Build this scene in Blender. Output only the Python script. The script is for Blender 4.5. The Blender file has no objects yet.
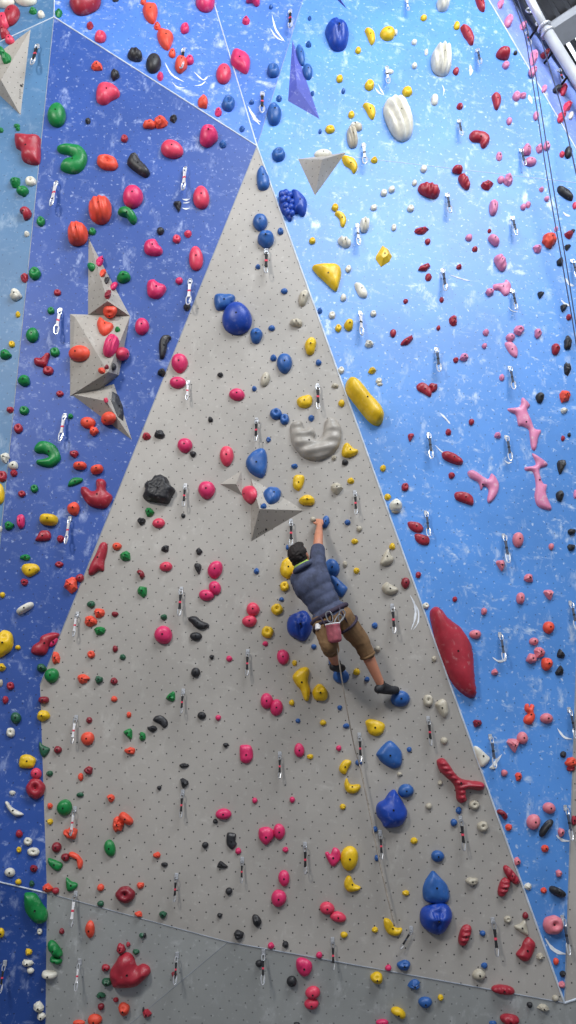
import bpy, bmesh, math, random
from mathutils import Vector, Matrix, noise
from mathutils.bvhtree import BVHTree
from mathutils.geometry import delaunay_2d_cdt, intersect_line_plane
C = bpy.context.scene.collection
rnd = random.Random(7)
# ------------------------------------------------------------------ camera
PITCH, F = math.radians(28), 740.0
C0 = Vector((0, 0, 1.6))
FW = Vector((0, math.cos(PITCH), math.sin(PITCH)))
RT = Vector((1, 0, 0))
UP = RT.cross(FW)
def ray(px, py):
    return FW + RT * ((px - 288) / F) - UP * ((py - 512) / F)
cam = bpy.data.cameras.new('camera'); camo = bpy.data.objects.new('camera', cam); C.objects.link(camo)
cam.sensor_fit = 'VERTICAL'; cam.sensor_height = 36; cam.lens = 36 * F / 1024
cam.clip_start = 0.05; cam.clip_end = 200
camo.matrix_world = Matrix.Translation(C0) @ Matrix((RT, UP, -FW)).transposed().to_4x4()
bpy.context.scene.camera = camo
# ------------------------------------------------------------------ materials
def lin(c):
    return tuple(((v / 255 + .055) / 1.055) ** 2.4 if v > 10 else v / 255 / 12.92 for v in c) + (1,)
class NT:
    def __init__(s, name):
        s.m = bpy.data.materials.new(name); s.m.use_nodes = True
        s.n = s.m.node_tree.nodes; s.l = s.m.node_tree.links
        s.b = s.n['Principled BSDF']
    def node(s, t, **k):
        n = s.n.new(t)
        for a, v in k.items():
            if a in n.inputs: n.inputs[a].default_value = v
            else: setattr(n, a, v)
        return n
    def math(s, op, a, b=None, c=None):
        n = s.n.new('ShaderNodeMath'); n.operation = op
        for i, v in enumerate((a, b, c)):
            if v is None: continue
            if isinstance(v, (int, float)): n.inputs[i].default_value = v
            else: s.l.new(v, n.inputs[i])
        return n.outputs[0]
    def noise(s, vec, scale, detail=4, rough=.5, dist=0):
        n = s.n.new('ShaderNodeTexNoise'); n.inputs['Scale'].default_value = scale
        n.inputs['Detail'].default_value = detail; n.inputs['Roughness'].default_value = rough
        n.inputs['Distortion'].default_value = dist
        s.l.new(vec, n.inputs['Vector']); return n.outputs['Fac']
    def step(s, v, a, b):
        n = s.n.new('ShaderNodeMapRange'); n.interpolation_type = 'SMOOTHSTEP'
        n.inputs['From Min'].default_value = a; n.inputs['From Max'].default_value = b
        s.l.new(v, n.inputs['Value']); return n.outputs['Result']
    def mix(s, fac, a, b):
        n = s.n.new('ShaderNodeMix'); n.data_type = 'RGBA'
        for i, v in ((0, fac), (6, a), (7, b)):
            if isinstance(v, (tuple, float, int)): n.inputs[i].default_value = v
            else: s.l.new(v, n.inputs[i])
        return n.outputs[2]
def mapping(t, out, scale=(1, 1, 1), rot=(0, 0, 0), loc=(0, 0, 0)):
    m = t.node('ShaderNodeMapping'); t.l.new(out, m.inputs['Vector'])
    m.inputs['Scale'].default_value = scale; m.inputs['Rotation'].default_value = rot; m.inputs['Location'].default_value = loc
    return m.outputs[0]
def wall_mat(name, col, scuff, chalk=.55, pitch=.137, rough=.45, scol=(225, 230, 240), dots=.75):
    t = NT(name)
    uv = mapping(t, t.node('ShaderNodeUVMap').outputs[0], (1, 1, 1), (0, 0, .12))
    sep = t.node('ShaderNodeSeparateXYZ'); t.l.new(uv, sep.inputs[0])
    def lattice(ox, oy):
        fx = t.math('SUBTRACT', t.math('FRACT', t.math('ADD', t.math('MULTIPLY', sep.outputs[0], 1 / pitch), ox)), .5)
        fy = t.math('SUBTRACT', t.math('FRACT', t.math('ADD', t.math('MULTIPLY', sep.outputs[1], 1 / pitch), oy)), .5)
        d = t.math('ADD', t.math('MULTIPLY', fx, fx), t.math('MULTIPLY', fy, fy))
        return t.math('LESS_THAN', d, (.0062 / pitch) ** 2)
    hole = t.math('MAXIMUM', lattice(.11, .3), lattice(.61, .8))
    hole = t.math('MULTIPLY', hole, dots)
    big = t.noise(uv, .8, 5, .6)
    base = t.mix(t.step(big, .3, .7), lin(tuple(v * .93 for v in col)), lin(tuple(min(255, v * 1.04) for v in col)))
    # chalk wear: slanted rubs and small flakes
    r1 = t.step(t.noise(mapping(t, uv, (3.6, 1.9, 1), (0, 0, .6)), 1.7, 6, .66, .1), .55, .74)
    r2 = t.step(t.noise(mapping(t, uv, (2.4, 4.6, 1), (0, 0, -.5), (4, 2, 0)), 1.7, 6, .68, .1), .56, .74)
    r3 = t.step(t.noise(mapping(t, uv, (1, 1, 1), (0, 0, 0), (9, 3, 0)), 21, 3, .6), .60, .72)
    reg = t.step(t.noise(uv, 1.3, 3, .5), .42, .6)
    rub = t.math('MULTIPLY', t.math('MAXIMUM', r1, r2), t.math('ADD', t.math('MULTIPLY', reg, .6), .45))
    rub = t.math('MAXIMUM', rub, t.math('MULTIPLY', r3, .7))
    rub = t.math('MULTIPLY', rub, chalk * scuff)
    c = t.mix(rub, base, lin(scol))
    c = t.mix(hole, c, lin((25, 25, 30)))
    t.l.new(c, t.b.inputs['Base Color'])
    t.b.inputs['Roughness'].default_value = rough
    bm = t.node('ShaderNodeBump'); bm.inputs['Strength'].default_value = .15; bm.inputs['Distance'].default_value = .002
    t.l.new(t.noise(uv, 90, 3), bm.inputs['Height']); t.l.new(bm.outputs[0], t.b.inputs['Normal'])
    return t.m
def plain(name, col, rough=.5, metal=0, var=.1, scale=8, chalk=0, cscale=14, coat=0):
    t = NT(name)
    tc = t.node('ShaderNodeTexCoord').outputs['Object']
    n = t.noise(tc, scale, 4, .6)
    c = t.mix(t.step(n, .3, .7), lin(tuple(v * (1 - var) for v in col)), lin(tuple(min(255, v * (1 + var * .6)) for v in col)))
    if chalk:
        k = t.math('MULTIPLY', t.step(t.noise(tc, cscale, 4, .6), .56, .74), chalk)
        c = t.mix(k, c, lin((225, 222, 220)))
    t.l.new(c, t.b.inputs['Base Color'])
    t.b.inputs['Roughness'].default_value = rough; t.b.inputs['Metallic'].default_value = metal
    if coat: t.b.inputs['Coat Weight'].default_value = coat
    bm = t.node('ShaderNodeBump'); bm.inputs['Strength'].default_value = .25; bm.inputs['Distance'].default_value = .002
    t.l.new(t.noise(tc, 60, 3), bm.inputs['Height']); t.l.new(bm.outputs[0], t.b.inputs['Normal'])
    return t.m
HC = dict(P=(220, 50, 106), C=(226, 66, 96), R=(168, 42, 58), M=(138, 34, 48), O=(236, 82, 58), G=(20, 128, 62), D=(38, 92, 66),
          A=(166, 160, 152), B=(44, 94, 164), N=(26, 68, 166), Y=(232, 190, 28), W=(226, 222, 208), K=(42, 42, 46), E=(190, 182, 164),
          L=(220, 134, 172), T=(226, 128, 140))
HN = dict(A='grey', P='hot pink', C='coral pink', R='red', M='maroon', O='orange', G='green', D='dark green', B='blue', N='cobalt', Y='yellow',
          W='white', K='black', E='beige', L='pale pink', T='salmon pink')
HMAT = {k: plain('hold_' + HN[k].replace(' ', '_'), v, .42 if k not in 'KO' else .5, 0, .08, 9,
                 {'L': .45, 'W': .2, 'R': .18, 'K': .22, 'Y': .12, 'E': .25, 'T': .2}.get(k, .12), 16) for k, v in HC.items()}
M_BOLT = plain('dark_steel_bolt', (38, 38, 42), .4, .6)
M_STEEL = plain('polished_steel', (226, 228, 232), .3, .55, .05)
M_DULL = plain('dull_steel', (168, 170, 174), .4, .7, .05)
M_BLACK = plain('black_webbing', (28, 28, 32), .8)
M_PINKW = plain('pink_webbing', (216, 70, 92), .8)
M_WHITEW = plain('white_webbing', (222, 220, 222), .8)
M_GREYW = plain('grey_webbing', (70, 78, 96), .8)
M_SCUFF = plain('chalk_scuff', (232, 236, 244), .9)
GREY = wall_mat('painted_grey_panel', (169, 164, 158), .5, .5, .135, .5, (222, 220, 214), .95)
GREYLOW = wall_mat('painted_cool_grey_panel', (172, 174, 172), 1, .6, .135, .5, (214, 216, 216), .6)
LBLUE = wall_mat('painted_sky_blue_panel', (86, 145, 219), 1, .78, .17, .42, (226, 238, 248), .5)
VBLUE = wall_mat('painted_violet_blue_panel', (128, 152, 224), 1, .7, .19, .45, (228, 232, 248), .5)
DBLUE = wall_mat('painted_deep_blue_panel', (43, 80, 158), 1, .8, .19, .5, (180, 195, 232), .6)
MBLUE = wall_mat('painted_royal_blue_panel', (78, 124, 210), 1, .8, .19, .45, (220, 228, 246), .6)
TEAL = wall_mat('painted_dusty_teal_panel', (78, 122, 164), 1, .5, .19, .5, (170, 190, 210), .5)
VOLG = wall_mat('sanded_grey_volume', (166, 160, 152), .8, .5, .12, .6, (220, 218, 214), .7)
VOLB = wall_mat('scuffed_violet_volume', (78, 88, 176), 1.3, .6, .12, .6, (170, 175, 215), .3)
# ------------------------------------------------------------------ basic builders
def link_mesh(name, me, mat, parent=None, smooth=False):
    o = bpy.data.objects.new(name, me); C.objects.link(o)
    if mat is not None: me.materials.append(mat)
    if smooth:
        for p in me.polygons: p.use_smooth = True
    if parent is not None: o.parent = parent
    return o
def tag(o, label, cat, group=None):
    o['label'] = label; o['category'] = cat
    if group: o['group'] = group
    return o
def empty(name, loc, label=None, cat=None, group=None):
    o = bpy.data.objects.new(name, None); C.objects.link(o); o.location = loc; o.empty_display_size = .05
    if label: tag(o, label, cat, group)
    return o
def plane_of(a, b, c):
    n = (b - a).cross(c - a).normalized()
    if n.dot(C0 - a) < 0: n = -n
    return a, n
def hit(pl, px, py, off=0.0):
    a, n = pl; d = ray(px, py); o = a + n * off
    return C0 + d * ((o - C0).dot(n) / d.dot(n))
def at_depth(px, py, t): return C0 + ray(px, py) * t
# ------------------------------------------------------------------ the wall facets
N0 = Vector((0, -math.cos(math.radians(12)), -math.sin(math.radians(12))))
P0 = (C0 + FW * 7.2, N0)
def dep(pl, px, py): return (hit(pl, px, py) - C0).dot(FW)
V0, V1, V2, V3, V4 = (hit(P0, *p) for p in ((257, 146), (564.5, 1003), (40, 685), (47, 893), (228, 942)))
V6 = at_depth(54, 17, dep(P0, 54, 17) * .955)
PC = plane_of(V0, V2, V6)
V5 = hit(PC, -7, 610)
V5L = at_depth(-160, 650, (V5 - C0).dot(FW) * .985)
PC2 = plane_of(V2, V5, V3)
PB = plane_of(V6, V5, V5L)
V8 = at_depth(186, -90, dep(P0, 186, -90) * 1.03)
PD = plane_of(V6, V0, V8)
V7 = hit(PD, 56, -90)
SA = hit(PB, -160, 115)
PA = plane_of(V6, SA, V7)
dF = Vector((math.sin(math.radians(83)), math.cos(math.radians(83)), 0))
nF = dF.cross(V1 - V0).normalized()
if nF.dot(C0 - V0) < 0: nF = -nF
PF = (V0, nF)
V9 = hit(PF, 331, -90)
PE = plane_of(V0, V8, V9)
G0, G1 = hit(PF, 436, -90), hit(PF, 660, 292)
def g_plane(t): return plane_of(G0, G1, at_depth(576, 87, t))
lo = dep(PF, 576, 87)
TG = lo * 1.045; PG = g_plane(TG)
ZTOP = max(hit(PG, 450, -87).z, V8.z, G0.z)
H3 = at_depth(700, 850, dep(PF, 700, 850) * .96)
PH = plane_of(V1, hit(PF, 578.5, 600), H3)
HT = V1 + (hit(PF, 578.5, 600) - V1) * 1.75
Q = at_depth(75, 1070, dep(P0, 75, 1070) * 1.035)
PI1 = plane_of(V3, V4, Q); PI2 = plane_of(V4, V1, Q)
J1 = hit(PC2, -160, 845)
J2 = at_depth(44, 1150, (hit(PI1, 44, 1150) - C0).dot(FW))
PJ = plane_of(V3, J1, J2)
L1 = hit(PH, 700, 958); L2 = hit(PI2, 572, 1150)
PL = plane_of(V1, L1, L2)
PANELS = []
def panel(name, pl, verts, mat, thick=.06):
    a, n = pl
    v = Vector((0, 0, 1)); v = (v - n * v.dot(n)).normalized(); u = v.cross(n).normalized()
    me = bpy.data.meshes.new(name)
    cen = sum(verts, Vector()) / len(verts)
    if (verts[1] - verts[0]).cross(verts[2] - verts[1]).dot(n) < 0: verts = verts[::-1]
    k = len(verts)
    vs = [p - cen for p in verts] + [p - cen - n * thick for p in verts]
    fs = [tuple(range(k)), tuple(range(2 * k - 1, k - 1, -1))] + [(i, i + k, (i + 1) % k + k, (i + 1) % k) for i in range(k)]
    me.from_pydata([tuple(p) for p in vs], [], fs)
    uvl = me.uv_layers.new(name='UVMap')
    for lp in me.loops:
        p = vs[lp.vertex_index] + cen
        uvl.data[lp.index].uv = (p.dot(u), p.dot(v))
    o = link_mesh(name, me, mat); o.location = cen; o['kind'] = 'structure'
    PANELS.append((name, pl, [Vector(p) for p in verts], o))
    return o
panel('wall_front', P0, [V0, V1, V4, V3, V2], GREY)
panel('wall_left', PC, [V0, V2, V5, V6], DBLUE)
panel('wall_lower_left', PC2, [V2, V3, J1, V5L, V5], DBLUE) if False else None
# lower left facet is split along V5-J1 so that both pieces stay planar
panel('wall_lower_left', PC2, [V2, V3, J1, V5], DBLUE)
panel('wall_far_left', plane_of(V5, J1, V5L), [V5, J1, V5L], DBLUE)
panel('wall_side_left', PB, [V6, V5, V5L, SA], TEAL)
panel('wall_upper_left', PA, [V6, SA, at_depth(-160, -90, (hit(PA, -160, -90) - C0).dot(FW)), V7], TEAL)
panel('wall_upper', PD, [V6, V0, V8, V7], MBLUE)
panel('wall_upper_middle', PE, [V0, V8, V9], MBLUE)
panel('wall_right', PF, [V0, V1, HT, hit(PF, 700, 330), G1, G0, V9], LBLUE)
panel('wall_upper_right', PG, [G0, G1, hit(PG, 640, 175), hit(PG, 450, -87)], VBLUE)
panel('wall_lower_right', PH, [V1, HT, hit(PH, 700, 330), L1], GREY)
panel('wall_bottom_left', PJ, [V3, J1, hit(PJ, -160, 1150), J2], DBLUE)
panel('wall_bottom', PI1, [V3, V4, Q, hit(PI1, 60, 1150), J2], GREYLOW)
panel('wall_bottom_middle', PI2, [V4, V1, L2, hit(PI2, 60, 1150), Q], GREYLOW)
panel('wall_bottom_right', PL, [V1, L1, hit(PL, 700, 1150), L2], GREYLOW)
# ------------------------------------------------------------------ tubes
def tube_mesh(name, pts, r, seg=8, closed=False, flat=None):
    """round tube along pts; flat=(normal, ratio) squashes the section"""
    bm = bmesh.new(); rings = []; n = len(pts)
    prev = None
    for i, p in enumerate(pts):
        a = pts[(i - 1) % n] if (closed or i) else p
        b = pts[(i + 1) % n] if (closed or i < n - 1) else p
        t = (b - a).normalized()
        if prev is None:
            s = t.orthogonal().normalized()
        else:
            s = (prev - t * prev.dot(t)).normalized()
        prev = s; q = t.cross(s)
        rr = r[i] if isinstance(r, (list, tuple)) else r
        ring = []
        for k in range(seg):
            w = 2 * math.pi * k / seg
            d = s * math.cos(w) + q * math.sin(w)
            if flat: d = d - flat[0] * d.dot(flat[0]) * (1 - flat[1])
            ring.append(bm.verts.new(p + d * rr))
        rings.append(ring)
    m = n if closed else n - 1
    for i in range(m):
        A, B = rings[i], rings[(i + 1) % n]
        off = 0
        if closed and i == n - 1:
            off = min(range(seg), key=lambda o: (A[0].co - B[o].co).length)
        for k in range(seg):
            bm.faces.new((A[k], A[(k + 1) % seg], B[(k + 1 + off) % seg], B[(k + off) % seg]))
    if not closed:
        bm.faces.new(rings[0][::-1]); bm.faces.new(rings[-1])
    bmesh.ops.recalc_face_normals(bm, faces=bm.faces)
    me = bpy.data.meshes.new(name); bm.to_mesh(me); bm.free()
    return me
def box_mesh(name, cx, axes, half, bevel=.004):
    bm = bmesh.new(); bmesh.ops.create_cube(bm, size=2)
    for v in bm.verts: v.co = cx + axes[0] * v.co.x * half[0] + axes[1] * v.co.y * half[1] + axes[2] * v.co.z * half[2]
    if bevel: bmesh.ops.bevel(bm, geom=bm.edges[:], offset=bevel, segments=2, affect='EDGES')
    bmesh.ops.recalc_face_normals(bm, faces=bm.faces)
    me = bpy.data.meshes.new(name); bm.to_mesh(me); bm.free(); return me
# white edging where the facets meet
M_TRIM = plain('pale_edge_trim', (205, 214, 226), .5)
M_TRIMG = plain('grey_edge_trim', (150, 156, 166), .5)
tn = 0
def trim(a, b, r=.008, mat=None):
    global tn; tn += 1
    pts = [a.lerp(b, k / 12) for k in range(13)]
    o = link_mesh('trim_%d' % tn, tube_mesh('trim', pts, r, 6), mat or M_TRIM); o['kind'] = 'structure'
trim(V0, V1, .009); trim(V6, V0, .009); trim(V0, V8, .008); trim(V0, V9, .003, M_TRIMG); trim(V0, V2, .004, M_TRIMG)
trim(V6, V5, .004, M_TRIMG); trim(V6, SA, .007); trim(V6, V7, .006); trim(G0, G1, .010); trim(V3, V4, .004, M_TRIMG); trim(V4, V1, .005, M_TRIMG)
trim(V3, J1, .006); trim(V1, L1, .008); trim(V1, HT, .006, M_TRIMG); trim(V4, Q, .002, M_TRIMG)
trim(hit(PF, 335, 155), hit(PF, 640, 190), .003, M_TRIM)
# ------------------------------------------------------------------ ray casting on everything that is wall or volume
SURF_V, SURF_F, SURF_N = [], [], []
for nm, pl, vs, o in PANELS:
    b = len(SURF_V); SURF_V += vs; SURF_F.append(tuple(range(b, b + len(vs)))); SURF_N.append(nm)
WALLBVH = BVHTree.FromPolygons(SURF_V, SURF_F)
def cast(px, py, bvh=None):
    loc, n, i, d = (bvh or WALLBVH).ray_cast(C0, ray(px, py).normalized())
    if loc is None: raise RuntimeError('no surface at %s %s' % (px, py))
    if n.dot(C0 - loc) < 0: n = -n
    return loc, n, i
# ------------------------------------------------------------------ volumes
VOLUMES = []
def volume(name, base, peaks, faces, mat, label, cat='climbing volume', group='plywood volumes on the walls'):
    """base: image points on the wall; peaks: (x, y, off); faces index base then peaks"""
    l0, n0, _ = cast(*(sum(p[i] for p in base) / len(base) for i in (0, 1)))
    pl = (l0, n0)
    pts = [hit(pl, *p) for p in base] + [hit(pl, x, y, o) for x, y, o in peaks]
    cen = sum(pts[:len(base)], Vector()) / len(base)
    nb = len(base)
    back = [p - n0 * .02 for p in pts[:nb]]
    bm = bmesh.new()
    vs = [bm.verts.new(p - cen) for p in pts + back]
    for f in faces: bm.faces.new([vs[i] for i in f])
    k = len(pts)
    for i in range(nb): bm.faces.new((vs[i], vs[(i + 1) % nb], vs[k + (i + 1) % nb], vs[k + i]))
    bm.faces.new([vs[k + i] for i in range(nb)])
    bmesh.ops.recalc_face_normals(bm, faces=bm.faces)
    uvl = bm.loops.layers.uv.new('UVMap')
    for f in bm.faces:
        n = f.normal; u = n.orthogonal().normalized(); v = n.cross(u)
        for lp in f.loops: lp[uvl].uv = (lp.vert.co.dot(u), lp.vert.co.dot(v))
    me = bpy.data.meshes.new(name); bm.to_mesh(me); bm.free()
    o = link_mesh(name, me, mat); o.location = cen
    tag(o, label, cat, group)
    for f in faces:
        b = len(SURF_V); SURF_V.extend(pts[i] for i in f); SURF_F.append(tuple(range(b, b + len(f)))); SURF_N.append('volume')
    return o
volume('volume', [(88.5, 238), (130, 316), (88, 315)], [(107.5, 301, .17)], [(0, 1, 3), (1, 2, 3), (2, 0, 3)], VOLG,
       'tall grey spike volume, topmost of three stacked on the dark blue wall')
volume('volume', [(70, 314), (130, 316), (119, 375), (98, 391), (70, 396)], [(75, 317, .05), (108, 372, .20)],
       [(0, 1, 5), (1, 6, 5), (1, 2, 6), (2, 3, 6), (3, 4, 6), (4, 5, 6), (4, 0, 5)], VOLG,
       'wide grey faceted volume, middle one of three stacked on the dark blue wall')
volume('volume', [(71, 394), (98, 388), (114, 384), (132, 440)], [(106, 401, .13)],
       [(0, 1, 4), (1, 2, 4), (2, 3, 4), (3, 0, 4)], VOLG,
       'grey pointed volume, lowest of three stacked on the dark blue wall')
volume('volume', [(251, 478), (304, 510.5), (251, 541.5)], [(259.5, 509, .16)], [(0, 1, 3), (1, 2, 3), (2, 0, 3)], VOLG,
       'grey three-sided volume above the climber holding two blue jugs')
volume('volume', [(220, 484), (241.5, 470.5), (242.8, 496)], [(236, 484, .06)], [(0, 1, 3), (1, 2, 3), (2, 0, 3)], VOLG,
       'small grey star-pointed volume in the middle of the grey wall')
volume('volume', [(298, 159), (346, 152.5), (315, 195.5)], [(322, 159.5, .17)], [(0, 1, 3), (1, 2, 3), (2, 0, 3)], VOLG,
       'pale grey upside-down pyramid volume on the pale blue wall')
volume('volume', [(-14, 62), (30.5, 29.5), (20.5, 115), (-12, 84)], [(1, 80, .14)], [(0, 1, 4), (1, 2, 4), (2, 3, 4), (3, 0, 4)], VOLG,
       'grey pointed volume cut off by the picture edge at upper left')
MARKED = [o_ for o_ in C.objects if o_.name.startswith('volume')]
volume('volume', [(292.5, 40), (319.5, 119), (288, 101)], [(297, 88, .07)], [(0, 1, 3), (1, 2, 3), (2, 0, 3)], VOLB,
       'scuffed violet-blue blade-shaped volume beside the pale blue wall')
volume('volume', [(332, -14), (347, 9), (337.5, 0)], [(340, -1, .03)], [(0, 1, 3), (1, 2, 3), (2, 0, 3)], VOLB,
       'small violet-blue volume tip at the top edge of the pale blue wall')
SURFBVH = BVHTree.FromPolygons(SURF_V, SURF_F)
PANEL_PHRASE = dict(wall_front='grey wall', wall_left='dark blue wall', wall_lower_left='dark blue wall', wall_far_left='dark blue wall',
                    wall_side_left='teal strip', wall_upper_left='teal corner panel', wall_upper='upper royal blue wall', wall_upper_middle='upper royal blue wall',
                    wall_right='sky blue wall', wall_upper_right='violet strip under the roof', wall_lower_right='grey margin strip', wall_bottom_left='bottom blue panel',
                    wall_bottom='bottom grey panel', wall_bottom_middle='bottom grey panel', wall_bottom_right='bottom grey panel', volume='grey volume')
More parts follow.
